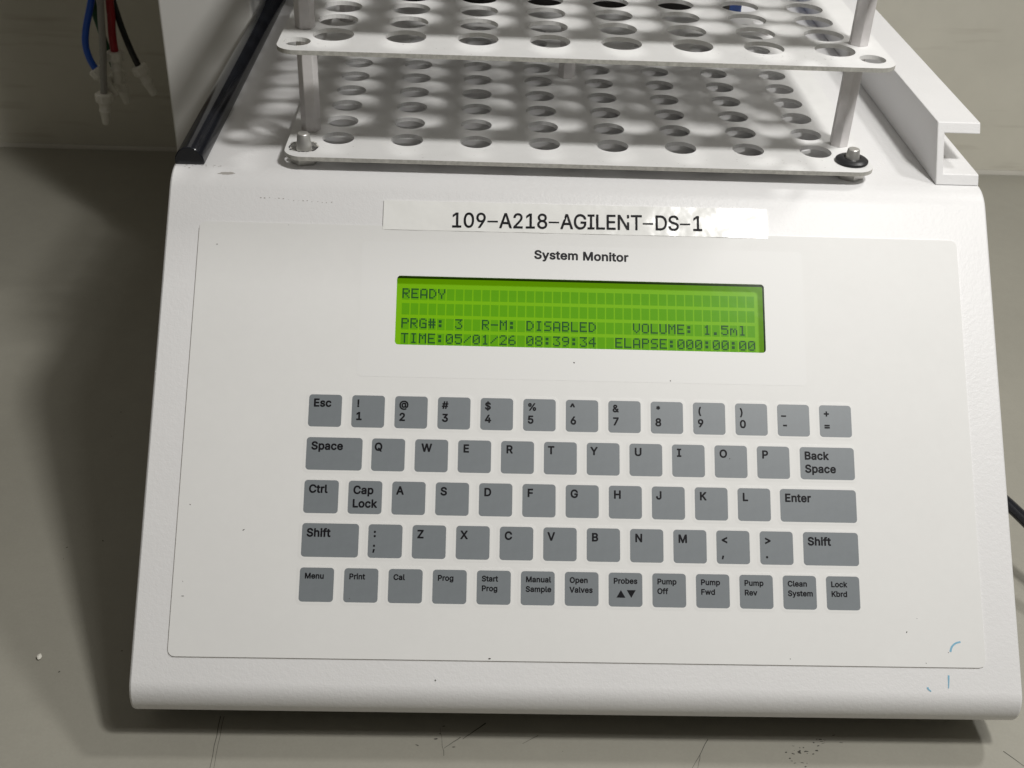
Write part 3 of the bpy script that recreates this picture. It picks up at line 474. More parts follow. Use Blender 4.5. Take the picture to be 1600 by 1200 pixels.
b424|204,-35 230,-37 282,-30 330,-8 363,21 371,31 397,74 413,124 418,174 418,199 415,240 411,260 397,304 373,343 352,365 335,380 324,388 282,406 238,412 213,412 188,409 166,402 146,392 145,393 143,399 143,507 142,515 138,524 130,532 116,537 46,536 38,532 29,524 26,515 24,507 26,-7 34,-21 43,-26 49,-28 116,-28 127,-24 138,-12 141,-11 171,-27 191,-33|202,79 187,85 172,96 164,104 153,124 144,162 142,188 144,215 152,251 169,279 178,288 196,296 221,300 246,296 265,285 278,271 288,251 296,221 299,179 296,157 291,135 284,118 274,103 260,89 244,80 221,77
c396|187,-35 210,-37 246,-34 263,-30 296,-18 321,-4 341,12 364,38 381,68 391,93 390,112 384,121 377,127 369,131 316,144 302,145 291,142 282,135 266,104 252,89 232,80 210,76 196,77 180,81 163,90 148,107 135,128 127,160 125,185 127,215 136,249 151,274 166,288 182,296 205,300 235,296 249,289 258,281 266,271 276,251 282,243 291,237 299,234 319,236 369,249 381,257 388,269 389,288 380,312 365,338 344,362 321,380 293,396 269,405 241,412 196,412 152,406 121,394 99,383 60,349 32,308 28,299 11,246 5,188 11,129 28,76 32,68 60,26 102,-9 152,-30
d424|176,-35 196,-37 232,-34 260,-24 285,-11 296,-22 308,-28 374,-28 381,-26 390,-21 399,-7 400,510 398,518 393,526 380,535 369,537 310,537 296,532 288,524 284,515 283,507 283,396 280,391 263,400 249,405 232,410 210,412 180,412 158,409 135,403 96,385 63,357 49,340 26,299 11,254 5,188 11,124 29,71 56,26 94,-7 138,-28|185,79 180,80 159,93 147,107 137,126 127,162 125,190 127,218 136,251 147,271 163,287 177,294 188,298 205,300 221,298 232,294 249,285 260,273 271,254 279,226 282,210 283,185 280,157 269,121 259,101 249,92 227,80 205,77
e404|191,-35 213,-37 255,-34 291,-24 327,-5 355,18 375,43 387,68 393,88 391,101 386,110 380,116 371,120 319,132 302,132 291,128 282,121 272,104 257,88 244,81 224,76 196,77 169,86 152,99 138,118 132,135 132,139 135,140 371,141 380,142 388,147 395,154 399,162 399,218 395,254 386,288 365,332 338,363 310,385 271,403 246,410 227,412 194,412 146,405 99,383 68,357 51,338 33,310 26,296 11,251 5,193 9,149 14,118 29,74 60,26 94,-3 110,-13 155,-31|135,250 136,257 144,270 163,289 182,297 205,301 227,298 246,289 259,276 272,254 271,251 266,249
f254|70,-26 82,-29 146,-28 153,-26 161,-21 170,-7 172,296 177,298 230,298 238,300 246,305 253,312 256,321 257,332 257,382 255,389 249,398 241,404 232,407 174,408 171,412 172,426 175,438 182,442 196,444 221,440 235,441 244,446 252,454 270,507 271,521 269,532 263,540 255,547 246,551 224,556 180,558 152,555 127,547 113,540 94,526 76,507 59,476 56,468 53,446 51,410 46,407 -1,407 -14,399 -22,385 -23,326 -21,318 -16,310 -9,303 -1,299 46,298 49,298 52,294 52,1 53,-7 57,-15 63,-22
g425|196,-179 224,-179 260,-175 302,-163 338,-143 348,-135 374,-106 395,-62 400,-18 400,379 398,388 393,396 385,403 377,407 308,407 296,401 285,389 252,405 238,409 219,412 180,411 144,406 130,401 96,385 56,349 28,304 12,257 5,193 11,129 29,76 60,32 99,1 141,-17 155,-20 185,-23 216,-23 246,-17 263,-11 277,-3 281,-4 277,-32 269,-45 260,-53 235,-65 208,-68 194,-68 166,-61 147,-49 119,-19 110,-15 102,-14 88,-15 41,-41 31,-49 26,-57 24,-65 24,-79 38,-104 63,-132 85,-149 108,-161 130,-169 160,-176|191,90 180,92 160,102 146,116 138,132 127,168 125,193 127,218 137,251 149,274 160,286 179,296 188,298 205,300 219,299 235,294 249,286 261,274 272,254 282,212 282,174 279,157 272,132 258,109 245,99 227,91 205,88
h410|43,-26 55,-29 119,-28 132,-22 141,-10 143,4 143,226 146,251 154,271 163,283 177,292 188,296 202,299 216,299 235,294 252,282 263,262 268,224 268,1 271,-12 280,-22 291,-28 358,-29 366,-27 376,-21 383,-12 385,-4 385,257 381,293 368,332 349,360 330,379 305,397 271,408 238,412 210,412 177,406 149,393 145,393 143,399 142,515 138,524 132,530 124,535 116,537 46,536 38,532 32,526 26,518 25,510 24,1 26,-7 29,-15 35,-22
i167|43,-26 55,-29 121,-28 135,-19 141,-11 143,-4 143,376 141,388 137,396 130,403 121,407 46,407 33,399 25,385 24,1 26,-7 29,-15 35,-22|74,415 102,416 113,420 127,428 138,439 147,451 154,471 154,496 147,515 132,535 119,544 105,550 71,551 60,549 49,544 35,534 24,521 17,510 15,501 13,488 13,474 17,457 21,449 35,433 49,423 63,417
k381|43,-26 55,-29 116,-29 130,-24 138,-15 142,-7 143,1 143,124 145,129 149,133 152,133 155,130 264,-10 280,-25 296,-29 374,-28 382,-26 391,-19 397,-10 399,-4 398,10 391,24 257,193 244,210 242,215 260,236 377,355 385,371 385,385 382,392 374,401 363,407 285,407 274,406 260,396 146,280 144,282 143,288 143,510 141,518 135,527 125,535 116,537 46,536 38,532 32,526 26,518 25,510 24,1 26,-7 29,-15 35,-22
l189|124,-29 166,-29 191,-24 200,-18 207,-10 209,-1 210,10 200,54 197,62 191,73 177,82 148,82 144,85 143,88 142,515 135,527 121,536 52,537 43,535 32,527 26,518 24,507 25,71 30,38 52,1 63,-8 91,-24
m610|43,-26 55,-29 119,-28 132,-22 141,-10 143,4 144,249 146,260 152,274 160,285 174,295 196,301 219,298 231,290 239,279 243,268 246,249 246,-1 248,-10 256,-21 266,-27 274,-29 335,-29 349,-24 360,-12 363,1 364,240 366,260 372,276 384,290 394,296 416,301 438,297 452,291 461,279 463,274 468,240 468,1 470,-10 480,-22 494,-28 558,-29 566,-27 574,-22 583,-12 586,-1 585,271 581,304 572,329 566,343 546,370 537,379 508,399 477,411 444,415 399,411 371,403 344,387 324,371 319,369 302,386 271,405 263,409 227,415 210,415 185,412 160,403 138,391 127,403 116,407 49,407 35,400 27,389 24,376 24,1 26,-7 29,-15 35,-22
n410|43,-26 55,-29 119,-28 130,-24 140,-12 143,1 143,226 146,251 154,271 166,285 188,296 210,299 232,295 246,288 252,282 263,262 268,224 268,1 271,-12 282,-24 291,-28 299,-29 360,-28 371,-24 381,-15 385,-7 386,4 386,240 381,293 369,329 352,356 335,375 310,394 271,408 241,412 221,412 177,406 141,389 138,390 127,403 119,407 113,407 46,407 35,400 29,393 25,385 24,374 24,1 26,-7 29,-15 35,-22
o415|187,-35 210,-37 260,-31 271,-28 316,-8 352,24 363,38 387,76 404,124 410,179 407,226 403,254 386,301 358,345 321,379 308,388 266,405 219,412 191,412 144,403 102,385 63,351 48,332 28,299 11,249 5,193 11,129 14,118 29,74 58,30 94,-3 109,-12 152,-30|202,76 182,79 174,83 163,90 148,107 135,129 127,160 125,188 127,215 135,246 151,274 163,286 180,295 208,300 235,295 252,286 267,271 280,246 288,215 290,185 288,160 280,129 268,107 255,92 235,81 216,77
p424|48,-171 119,-171 130,-166 139,-157 142,-149 143,-140 144,-15 146,-14 166,-25 196,-34 230,-37 282,-30 327,-10 363,21 374,35 397,74 412,121 418,174 418,204 412,257 397,304 373,343 335,380 321,389 282,406 235,412 213,412 188,409 160,400 141,389 138,390 130,400 119,407 49,407 35,400 28,390 24,374 24,-140 26,-151 31,-160 38,-166|202,79 187,85 172,96 164,104 153,124 144,162 142,188 144,215 152,251 169,279 178,288 196,296 221,300 246,296 265,285 278,271 288,251 296,221 299,179 296,157 291,135 284,118 274,103 260,89 244,80 221,77
r259|43,-26 55,-29 119,-28 132,-22 141,-10 143,4 143,235 146,256 152,268 158,276 174,289 194,295 205,296 238,293 249,294 260,300 267,307 271,315 272,321 272,388 265,401 255,409 246,412 230,413 191,411 171,408 138,393 127,403 116,407 49,407 35,400 28,390 24,374 24,1 26,-7 29,-15 35,-22
s365|154,-35 182,-37 227,-34 266,-23 277,-18 310,3 335,30 353,62 356,79 360,107 353,149 336,179 321,196 285,221 232,238 163,257 146,264 140,271 139,276 141,283 149,293 166,301 185,303 205,301 221,294 232,283 246,259 255,252 263,249 280,250 330,261 339,265 347,274 352,288 350,304 339,332 321,357 299,379 285,388 263,400 230,409 202,412 166,412 138,408 102,396 71,379 44,351 32,332 22,310 19,271 25,229 41,201 55,185 87,162 99,156 141,142 221,121 232,115 237,110 238,104 235,96 227,87 208,79 180,74 158,78 141,85 130,96 117,124 110,130 102,134 77,134 30,122 19,116 11,107 8,99 8,88 17,54 34,26 44,15 66,-5 102,-24 138,-34
t227|158,-32 196,-32 216,-27 232,-18 241,-4 241,10 237,32 231,60 224,71 216,78 208,81 194,82 174,79 160,82 157,88 155,107 155,296 160,298 210,299 224,308 230,318 232,326 231,385 223,399 210,407 160,407 155,410 154,474 150,485 141,494 132,498 127,499 58,498 44,490 37,476 35,410 30,407 5,407 -4,406 -14,399 -20,389 -23,376 -22,321 -15,308 -4,300 5,298 32,298 35,294 36,93 45,40 66,8 82,-7 116,-26
u410|162,-32 188,-33 230,-28 269,-11 280,-22 291,-28 358,-29 366,-27 374,-22 384,-10 386,4 386,379 384,388 379,396 366,406 355,407 291,407 280,401 271,390 268,379 268,165 265,132 256,110 244,95 232,87 219,82 205,80 182,82 171,86 159,96 147,118 143,146 143,376 142,385 139,393 130,403 119,407 52,407 46,407 38,403 32,398 27,389 24,374 24,132 28,93 30,82 45,43 62,18 74,6 96,-11 110,-19 135,-28
v389|152,-26 166,-29 230,-28 244,-22 252,-12 397,365 399,376 397,388 391,398 382,404 371,407 302,407 291,403 282,396 276,385 200,174 196,165 194,164 114,382 107,396 99,403 88,407 16,407 2,402 -8,390 -10,382 -10,368 1,338 132,-1 141,-18
w567|128,-26 141,-29 199,-29 213,-24 223,-15 228,-4 282,183 285,182 288,174 339,-7 345,-18 358,-27 369,-29 430,-29 438,-27 449,-20 459,-4 572,365 572,385 564,399 549,407 480,407 469,404 458,395 450,382 399,199 396,200 394,208 345,385 339,396 330,404 319,407 252,407 241,404 230,396 223,385 174,208 171,198 169,198 117,382 109,396 99,404 88,407 21,407 13,405 5,399 -4,385 -3,362 110,-7 117,-18
y389|56,-171 77,-173 108,-173 130,-170 149,-163 178,-146 199,-126 214,-104 232,-68 397,365 399,376 397,388 391,398 382,404 371,407 302,407 291,403 282,396 276,385 200,174 196,165 194,164 114,382 107,396 99,403 88,407 19,407 5,404 -6,393 -10,382 -9,365 131,-1 127,-15 116,-43 105,-57 99,-59 91,-60 69,-57 55,-58 42,-65 34,-76 20,-126 20,-146 24,-155 32,-163 41,-167
"""
GLY = {}
for _w, _src in (('thin', GLYPHS_THIN), ('bold', GLYPHS_BOLD)):
  for _ln in _src.strip('\n').split('\n'):
    _h, *_cs = _ln[1:].split('|')
    GLY[_w, _ln[0]] = (int(_h) / 1000, [[tuple(int(k) / 1000 for k in p.split(',')) for p in c.split(' ')] for c in _cs])

def _area(c):
    return sum(c[i][0] * c[(i + 1) % len(c)][1] - c[(i + 1) % len(c)][0] * c[i][1] for i in range(len(c))) / 2

def _inside(p, c):
    r = False
    for i in range(len(c)):
        (x0, y0), (x1, y1) = c[i], c[(i + 1) % len(c)]
        if (y0 > p[1]) != (y1 > p[1]) and p[0] < (x1 - x0) * (p[1] - y0) / (y1 - y0) + x0:
            r = not r
    return r

_gc = {}
def glyph(ch, bold):
    """verts and faces of one letter, em units"""
    k = (ch, bold)
    if k in _gc:
        return _gc[k]
    V, F = [], []
    cs = GLY[bold, ch][1]
    sg = 1 if _area(max(cs, key=lambda c: abs(_area(c)))) > 0 else -1
    outs = [c for c in cs if _area(c) * sg > 0]
    holes = [c for c in cs if _area(c) * sg < 0]
    for o in outs:
        mine = [h for h in holes if _inside(h[0], o)]
        cu = bpy.data.curves.new('outline', 'CURVE')
        cu.dimensions = '2D'
        cu.fill_mode = 'BOTH'
        for c in [o] + mine:
            s = cu.splines.new('POLY')
            s.points.add(len(c) - 1)
            for q, (x, y) in zip(s.points, c):
                q.co = (x, y, 0, 1)
            s.use_cyclic_u = True
        ob = bpy.data.objects.new('outline', cu)
        me = ob.to_mesh()
        b = len(V)
        V += [(v.co.x, v.co.y) for v in me.vertices]
        F += [[b + i for i in p.vertices] for p in me.polygons]
        ob.to_mesh_clear()
        bpy.data.objects.remove(ob)
        bpy.data.curves.remove(cu)
    _gc[k] = (V, F)
    return V, F

CAPH = {'bold': (0.566, 0.029), 'thin': (0.53, 0.011)}
def text_geo(s, cap, bold='bold', wide=1.0, track=0.0):
    """polygons of a line of writing with cap height `cap`, origin at its left baseline"""
    k = cap / CAPH[bold][0]
    up0 = CAPH[bold][1]
    V, F, x = [], [], 0.0
    for ch in s:
        if ch != ' ':
            gv, gf = glyph(ch, bold)
            b = len(V)
            V += [((x + vx) * k * wide, (vy + up0) * k) for vx, vy in gv]
            F += [[b + i for i in f] for f in gf]
            x += GLY[bold, ch][0] + track
        else:
            x += 0.22
    return V, F, x * k * wide


# ------------------------------------------------------------------ the setting
g = Geo(); g.box(-1600, 1600, -700, 586, -125, -90)
bench = g.obj('countertop', M['laminate'], kind='structure', bevel=2)
g = Geo(); g.box(-1600, 1600, 586, 650, -125, 420)
wall = g.obj('wall', M['wall'], kind='structure')
# sealant bead where the wall meets the bench
g = Geo(); g.prism([(0, 0), (-3, 0), (-2.2, 1.2), (-1.2, 2.2), (0, 3.2)], lambda a, b: (-1600, 585.6 + a, -89.9 + b), lambda a, b: (1600, 585.6 + a, -89.9 + b))
g.obj('sealant_bead', M['cove'], wall, smooth=True)

def blob(cx, cy, rx, ry, ang=0, n=18, rough=0.25):
    out = []
    for i in range(n):
        a = 2 * pi * i / n
        k = 1 + random.uniform(-rough, rough)
        x, y = rx * k * cos(a), ry * k * sin(a)
        out.append((cx + x * cos(ang) - y * sin(ang), cy + x * sin(ang) + y * cos(ang)))
    return out

# dirt and scratches lying on the bench
def stroke2d(pts, w0, w1=None):
    w1 = w0 if w1 is None else w1
    V, F = [], []
    n = len(pts)
    for i, (x, y) in enumerate(pts):
        ax, ay = pts[max(i - 1, 0)]; bx, by = pts[min(i + 1, n - 1)]
        dx, dy = bx - ax, by - ay
        L = math.hypot(dx, dy) or 1
        w = (w0 + (w1 - w0) * i / max(1, n - 1)) / 2
        V += [(x - dy / L * w, y + dx / L * w), (x + dy / L * w, y - dx / L * w)]
    for i in range(n - 1):
        F.append([2 * i, 2 * i + 1, 2 * i + 3, 2 * i + 2])
    return V, F

def on_bench(V2, F2, name, m, h=0.08, kind=None):
    return obj(name, [(-48.8 + (x + 48.8) * 1.012, -405.2 + (y + 405.2) * 1.012, -90 + h) for x, y in V2], F2, m, bench, kind=kind)

def wob(a, b, n=7, j=0.25):
    return [(a[0] + (b[0] - a[0]) * i / (n - 1) + random.uniform(-j, j) * (0 < i < n - 1), a[1] + (b[1] - a[1]) * i / (n - 1)) for i in range(n)]
for a, b, w in (((-156.9, -50), (-156.0, -82), 0.45), ((-155.4, -50), (-154.4, -82), 0.3), ((57.8, -59.4), (47.5, -77), 0.4), ((53, -68), (50, -80), 0.25),
                ((-40, -52), (-50, -61), 0.8), ((-51, -60), (-58, -66), 0.5), ((-17, -58.5), (-24, -63), 0.4), ((-58, -70), (-60, -55), 0.25), ((188, -64), (199, -78), 0.5)):
    V, F = stroke2d(wob(a, b), w * 0.75, w * 0.3)
    on_bench(V, F, 'scratch', M['scratch'])
V, F = [], []
for cx, cy, n, sp in ((96, -64.5, 16, 4.5), (108, -60, 10, 5), (96, -72, 5, 4), (-60, -60, 5, 10)):
    for _ in range(n):
        c = blob(cx + random.gauss(0, sp), cy + random.gauss(0, sp * 0.45), random.uniform(0.15, 1.0), random.uniform(0.1, 0.35), random.uniform(-.4, .4), 7)
        b = len(V); V += c; F.append(list(range(b, b + 7)))
for _ in range(55):
    x, y = random.uniform(-330, 260), random.uniform(-85, 200)
    if -195 < x < 195 and y > -60:
        continue
    r = random.uniform(0.12, 0.38)
    c = blob(x, y, r * random.uniform(1, 2), r, random.uniform(0, 3), 7)
    b = len(V); V += c; F.append(list(range(b, b + 7)))
on_bench(V, F, 'dirt_specks', M['scratch'], kind='stuff')

# ------------------------------------------------------------------ the sampling station
TILT = radians(43.79)
ct, st = cos(TILT), sin(TILT)
def pl(u, v, w=0.0):
    return (u, v * ct - w * st, v * st + w * ct)
HW = 191.0
DECK = 103.5
station = thing('sampling_station', 'white sloping keypad console with green display, standing on the grey bench', 'lab instrument', (0, 130, -90))

# side profile (y, z): underside lip, curl, slope, bend, deck
V0, V1 = -79.5, 141.5
Rl, Rb = 12.0, 20.0
prof = []
cy, cz = V0 * ct + st * Rl, V0 * st - ct * Rl
for i in range(0, 13):
    a = radians(-100 + (-(90 + 0) + 100 - (180 - 43.79 - 90) * 0) * 0) if False else None
def arc(cy, cz, r, a0, a1, n):
    return [(cy + r * cos(radians(a0 + (a1 - a0) * i / n)), cz + r * sin(radians(a0 + (a1 - a0) * i / n))) for i in range(n + 1)]
na = 90 + 43.79                    # direction of the slope's outward normal in the (y, z) plane
prof += [(-20, cz - Rl)] + arc(cy, cz, Rl, 270, na, 16)
bc_y, bc_z = V1 * ct + st * Rb, V1 * st - ct * Rb
bend = arc(bc_y, bc_z, Rb, na, 90, 14)
DECK = bend[-1][1]
YB = 440.0
prof_low = prof                    # up to the slope's lower tangent
# LCD window limits
WU0, WU1, WVV0, WVV1, WD = -85.4, 84.9, 68.2, 102.2, 6.0
g = Geo()
xs = [-HW, WU0, WU1, HW]
rows = prof_low + [(WVV0 * ct, WVV0 * st), (WVV1 * ct, WVV1 * st)] + bend + [(YB, DECK), (YB, cz - Rl)]
iw = len(prof_low)                 # row index of the window's lower edge
V = [(x, y, z) for (y, z) in rows for x in xs]
F = []
nr = len(rows)
for r in range(nr):
    r2 = (r + 1) % nr
    if r == nr - 1:
        continue
    for c in range(3):
        if r == iw and c == 1:
            continue
        F.append([r * 4 + c, r * 4 + c + 1, r2 * 4 + c + 1, r2 * 4 + c])
F.append([r * 4 for r in range(nr)][::1])
F.append([r * 4 + 3 for r in range(nr)][::-1])
g.add(V, F)
housing = g.obj('housing', M['housing'], station, smooth=True, bevel=1.1)
housing.modifiers['bevel'].angle_limit = radians(60)
g = Geo(); g.box(-HW + 3, HW - 3, -38, YB - 3, cz - Rl - 0.6, cz - Rl - 0.1)
g.obj('bottom_plate', M['shade'], station)
for fx in (-165, 165):
    for fy in (0, 390):
        g = Geo(); g.lathe([(9, 0), (10, 1), (10, 13)], lambda x, y, h: (fx + x, fy + y, -90 + h), 20)
        g.obj('foot', M['rubber'], station, smooth=True)

# printed membrane over the slope
WIN = rrect(-84.6, 83.9, 69.0, 101.4, 1.6)
OV = [pt for pt in rrect(-175.6, 175.4, -69.2, 125.2, 3.0)]
Vs, Fs, side = sheet([OV, WIN], 0.35)
panel = obj('membrane_panel', [pl(x, y, 0.40 + z) for x, y, z in Vs], Fs, [M['membrane'], M['membrane']], station, mi=[1 if s else 0 for s in side])
# dark line painting in the shade along the film's edge (left and lower sides)
def strip_on(parent, name, pts, w, m, h=0.06, w1=None):
    V2, F2 = stroke2d(pts, w, w1)
    return obj(name, [pl(a, b, h) for a, b in V2], F2, m, parent)
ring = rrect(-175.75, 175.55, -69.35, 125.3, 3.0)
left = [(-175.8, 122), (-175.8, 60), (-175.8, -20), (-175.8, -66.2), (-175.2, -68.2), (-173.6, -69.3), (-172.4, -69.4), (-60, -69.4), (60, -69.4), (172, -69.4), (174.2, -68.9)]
strip_on(station, 'edge_shade_line', left, 0.32, M['stain'], 0.08)

S = 7.32
def key(x0, x1, row, lines, dx=2.0, cap=3.75):
    """lines: (text, baseline below the key's top, [dx])"""
    v1 = {1: 45.25, 2: 25.95, 3: 6.95, 4: -11.95, 5: -31.05}[row]
    v0 = v1 - 14.55
    r = rrect(x0, x1, v0, v1, 1.5)
    g = Geo()
    n = len(r)
    ro = rrect(x0 - 1.5, x1 + 1.5, v0 - 1.5, v1 + 1.5, 2.6)
    rm = rrect(x0 - 0.75, x1 + 0.75, v0 - 0.75, v1 + 0.75, 2.1)
    g.add([pl(a, b, 0.455) for a, b in r], [list(range(n))], 0)
    g.add([pl(a, b, 0.455) for a, b in r] + [pl(a, b, 0.44) for a, b in rm] + [pl(a, b, 0.395) for a, b in ro], [[k * n + i, k * n + n + i, k * n + n + (i + 1) % n, k * n + (i + 1) % n] for k in (0, 1) for i in range(n)], 2)
    for ln in lines:
        s, dn = ln[0], ln[1]
        d = ln[2] if len(ln) > 2 else dx
        c = ln[3] if len(ln) > 3 else cap
        if s in ('tri_up', 'tri_down'):
            h = 3.3; yb = v1 - dn
            t3 = [(x0 + d, yb), (x0 + d + 3.9, yb), (x0 + d + 1.95, yb + h)] if s == 'tri_up' else [(x0 + d, yb + h), (x0 + d + 1.95, yb), (x0 + d + 3.9, yb + h)]
            g.add([pl(a, b, 0.50) for a, b in t3], [[0, 1, 2]], 1)
            continue
        V2, F2, _ = text_geo(s, c, 'bold', 1.0, 0.012)
        g.add([pl(x0 + d + a, v1 - dn + b, 0.50) for a, b in V2], F2, 1)
    return g.obj('key', [M['key'], M['ink'], M['membrane']], panel)

def c0(k, row):               # left edge of the k-th plain key of a row
    return {1: -121.6, 3: -121.6, 5: -121.7}[row] + 19.06 * k
W1 = 14.55
L1 = [('Esc', 5.6)]
key(-121.6, -107.0, 1, [('Esc', 5.6, 2.0)])
for k, (a, b, dn) in enumerate([('!', '1', 5.4), ('@', '2', 5.4), ('#', '3', 5.4), ('$', '4', 5.4), ('%', '5', 5.4), ('^', '6', 5.3), ('&', '7', 5.3), ('*', '8', 4.9), ('(', '9', 5.6), (')', '0', 5.8), ('_', '-', 5.4), ('+', '=', 5.4)]):
    x0 = c0(k + 1, 1)
    ca = 3.1
    da = {'!': 2.2, '*': 2.2, '(': 2.1, ')': 2.1}.get(a, 1.9)
    ln = [(a, dn, da, {'*': 3.0, '^': 3.8}.get(a, 3.5)), (b, 11.3, 1.9, 3.75)]
    if b == '1':
        ln[1] = (b, 11.3, 1.8, 3.75)
    key(x0, x0 + W1, 1, ln)
key(-121.7, -97.1, 2, [('Space', 5.6, 2.1)])
for k, ch in enumerate('QWERTYUIOP'):
    x0 = -93.0 + 19.03 * k
    key(x0, x0 + W1 + 0.1, 2, [(ch, 5.6, {'Q': 1.2, 'W': 2.9, 'T': 1.7, 'Y': 1.7}.get(ch, 2.2))])
key(97.6, 122.1, 2, [('Back', 5.7, 2.0), ('Space', 11.6, 2.1)])
key(-121.7, -106.7, 3, [('Ctrl', 5.7, 2.0)])
key(c0(1, 3) + 0.1, c0(1, 3) + W1 + 0.3, 3, [('Cap', 5.9, 2.1), ('Lock', 11.8, 1.9)])
for k, ch in enumerate('ASDFGHJKL'):
    x0 = c0(2 + k, 3) + 0.1
    key(x0, x0 + W1 + 0.1, 3, [(ch, 5.8, {'A': 1.9, 'J': 1.9}.get(ch, 2.1))])
key(88.0, 122.1, 3, [('Enter', 5.8, 2.1)])
key(-121.7, -97.1, 4, [('Shift', 5.9, 2.0)])
key(-93.0, -78.2, 4, [(':', 5.6, 2.2), (';', 11.6, 2.0)])
for k, ch in enumerate('ZXCVBNM'):
    x0 = -73.9 + 19.02 * k
    key(x0, x0 + W1 + 0.1, 4, [(ch, 5.8, {'X': 1.9, 'V': 1.9}.get(ch, 2.1))])
key(59.2, 73.9, 4, [('<', 5.7, 2.1), (',', 11.8, 2.2)])
key(78.4, 93.1, 4, [('>', 5.7, 2.1), ('.', 11.8, 2.4)])
key(97.6, 122.1, 4, [('Shift', 5.9, 2.0)])
for k, t in enumerate(['Menu', 'Print', 'Cal', 'Prog', 'Start Prog', 'Manual Sample', 'Open Valves', 'Probes', 'Pump Off', 'Pump Fwd', 'Pump Rev', 'Clean System', 'Lock Kbrd']):
    x0 = c0(k, 5)
    ln = [(w, 4.75 + 4.15 * i, 2.1, 2.5) for i, w in enumerate(t.split())]
    if t == 'Probes':
        ln += [('tri_up', 10.7, 3.4), ('tri_down', 10.7, 7.9)]
    key(x0, x0 + 14.7, 5, ln)

V2, F2, wd = text_geo('System Monitor', 4.3, 'bold', 1.0, 0.012)
kx = 43.6 / wd
obj('printed_title', [pl(-22.2 + a * kx, 111.0 - 0.009 * a + b, 0.49) for a, b in V2], F2, M['title'], panel)

# display, set back behind the window
disp = Geo()
w0, w1 = 0.38, -WD
cor = [(-85.2, 68.4), (84.7, 68.4), (84.7, 102.0), (-85.2, 102.0)]
disp.add([pl(a, b, -0.4) for a, b in cor] + [pl(a, b, w1 - 1) for a, b in cor], [[0, 1, 5, 4], [1, 2, 6, 5], [2, 3, 7, 6], [3, 0, 4, 7], [4, 5, 6, 7]])
display = disp.obj('display', M['black'], station)
LZ = -5.0
fr = Geo()
ro = rrect(-85.0, 84.5, 68.5, 101.9, 0.6); 
obj('display_glass', [pl(a, b, LZ) for a, b in ro], [list(range(len(ro)))], M['lcd'], display)
PITU, PITV = 4.085, 7.08
U0, VT = -82.3, 97.1
DU, DV = PITU / 6.0, 5.35 / 8.0
FONT = {
 'R': '11110 10001 10001 11110 10100 10010 10001', 'E': '11111 10000 10000 11110 10000 10000 11111', 'A': '01110 10001 10001 10001 11111 10001 10001',
 'D': '11100 10010 10001 10001 10001 10010 11100', 'Y': '10001 10001 10001 01010 00100 00100 00100', 'P': '11110 10001 10001 11110 10000 10000 10000',
 'G': '01110 10001 10000 10111 10001 10001 01111', '#': '01010 01010 11111 01010 11111 01010 01010', ':': '00000 01100 01100 00000 01100 01100 00000',
 '3': '11111 00010 00100 00010 00001 10001 01110', '-': '00000 00000 00000 11111 00000 00000 00000', 'M': '10001 11011 10101 10101 10001 10001 10001',
 'I': '01110 00100 00100 00100 00100 00100 01110', 'S': '01111 10000 10000 01110 00001 00001 11110', 'B': '11110 10001 10001 11110 10001 10001 11110',
 'L': '10000 10000 10000 10000 10000 10000 11111', 'V': '10001 10001 10001 10001 10001 01010 00100', 'O': '01110 10001 10001 10001 10001 10001 01110',
 'U': '10001 10001 10001 10001 10001 10001 01110', '1': '00100 01100 00100 00100 00100 00100 01110', '.': '00000 00000 00000 00000 00000 01100 01100',
 '5': '11111 10000 11110 00001 00001 10001 01110', 'm': '00000 00000 11010 10101 10101 10001 10001', 'l': '01100 00100 00100 00100 00100 00100 01110',
 'T': '11111 00100 00100 00100 00100 00100 00100', '0': '01110 10001 10011 10101 11001 10001 01110', '/': '00000 00001 00010 00100 01000 10000 00000',
 '2': '01110 10001 00001 00010 00100 01000 11111', '6': '00110 01000 10000 11110 10001 10001 01110', '8': '01110 10001 10001 01110 10001 10001 01110',
 '9': '01110 10001 10001 01111 00001 00010 01100', '4': '00010 00110 01010 10010 11111 00010 00010'}
TXT = ['READY', '', 'PRG#: 3  R-M: DISABLED    VOLUME: 1.5ml', 'TIME:05/01/26 08:39:34  ELAPSE:000:00:00']
cg, dg = Geo(), Geo()
for r in range(4):
    for c in range(40):
        u, v = U0 + c * PITU, VT - r * PITV
        e = 0.05
        cw, chh = DU * 5, DV * 8
        cg.add([pl(u - e, v - chh - e, LZ + .05), pl(u + cw + e, v - chh - e, LZ + .05), pl(u + cw + e, v + e, LZ + .05), pl(u - e, v + e, LZ + .05)], [[0, 1, 2, 3]])
        ch = TXT[r][c] if c < len(TXT[r]) else ' '
        if ch != ' ':
            for j, bits in enumerate(FONT[ch].split()):
                for i, bit in enumerate(bits):
                    if bit == '1':
                        a, b = u + i * DU, v - j * DV
                        q = 0.012
                        dg.add([pl(a + q, b - DV + q, LZ + .12), pl(a + DU - q, b - DV + q, LZ + .12), pl(a + DU - q, b - q, LZ + .12), pl(a + q, b - q, LZ + .12)], [[0, 1, 2, 3]])
cg.obj('character_cells', M['cell'], display)
dg.obj('display_text', M['dot'], display)
ro = rrect(-84.5, 83.8, 69.1, 101.3, 1.5)
obj('window_pane', [pl(a, b, 0.2) for a, b in ro], [list(range(len(ro)))], M['pane'], display)

ro = rrect(-101, 102, 54, 117.5, 2)
ri = WIN
Vs, Fs, side = sheet([ro, [(a, b) for a, b in rrect(-84.7, 84.0, 68.9, 101.5, 1.6)]], 0.03)
obj('window_surround', [pl(x, y, 0.44 + z) for x, y, z in Vs], Fs, M['surround'], panel)

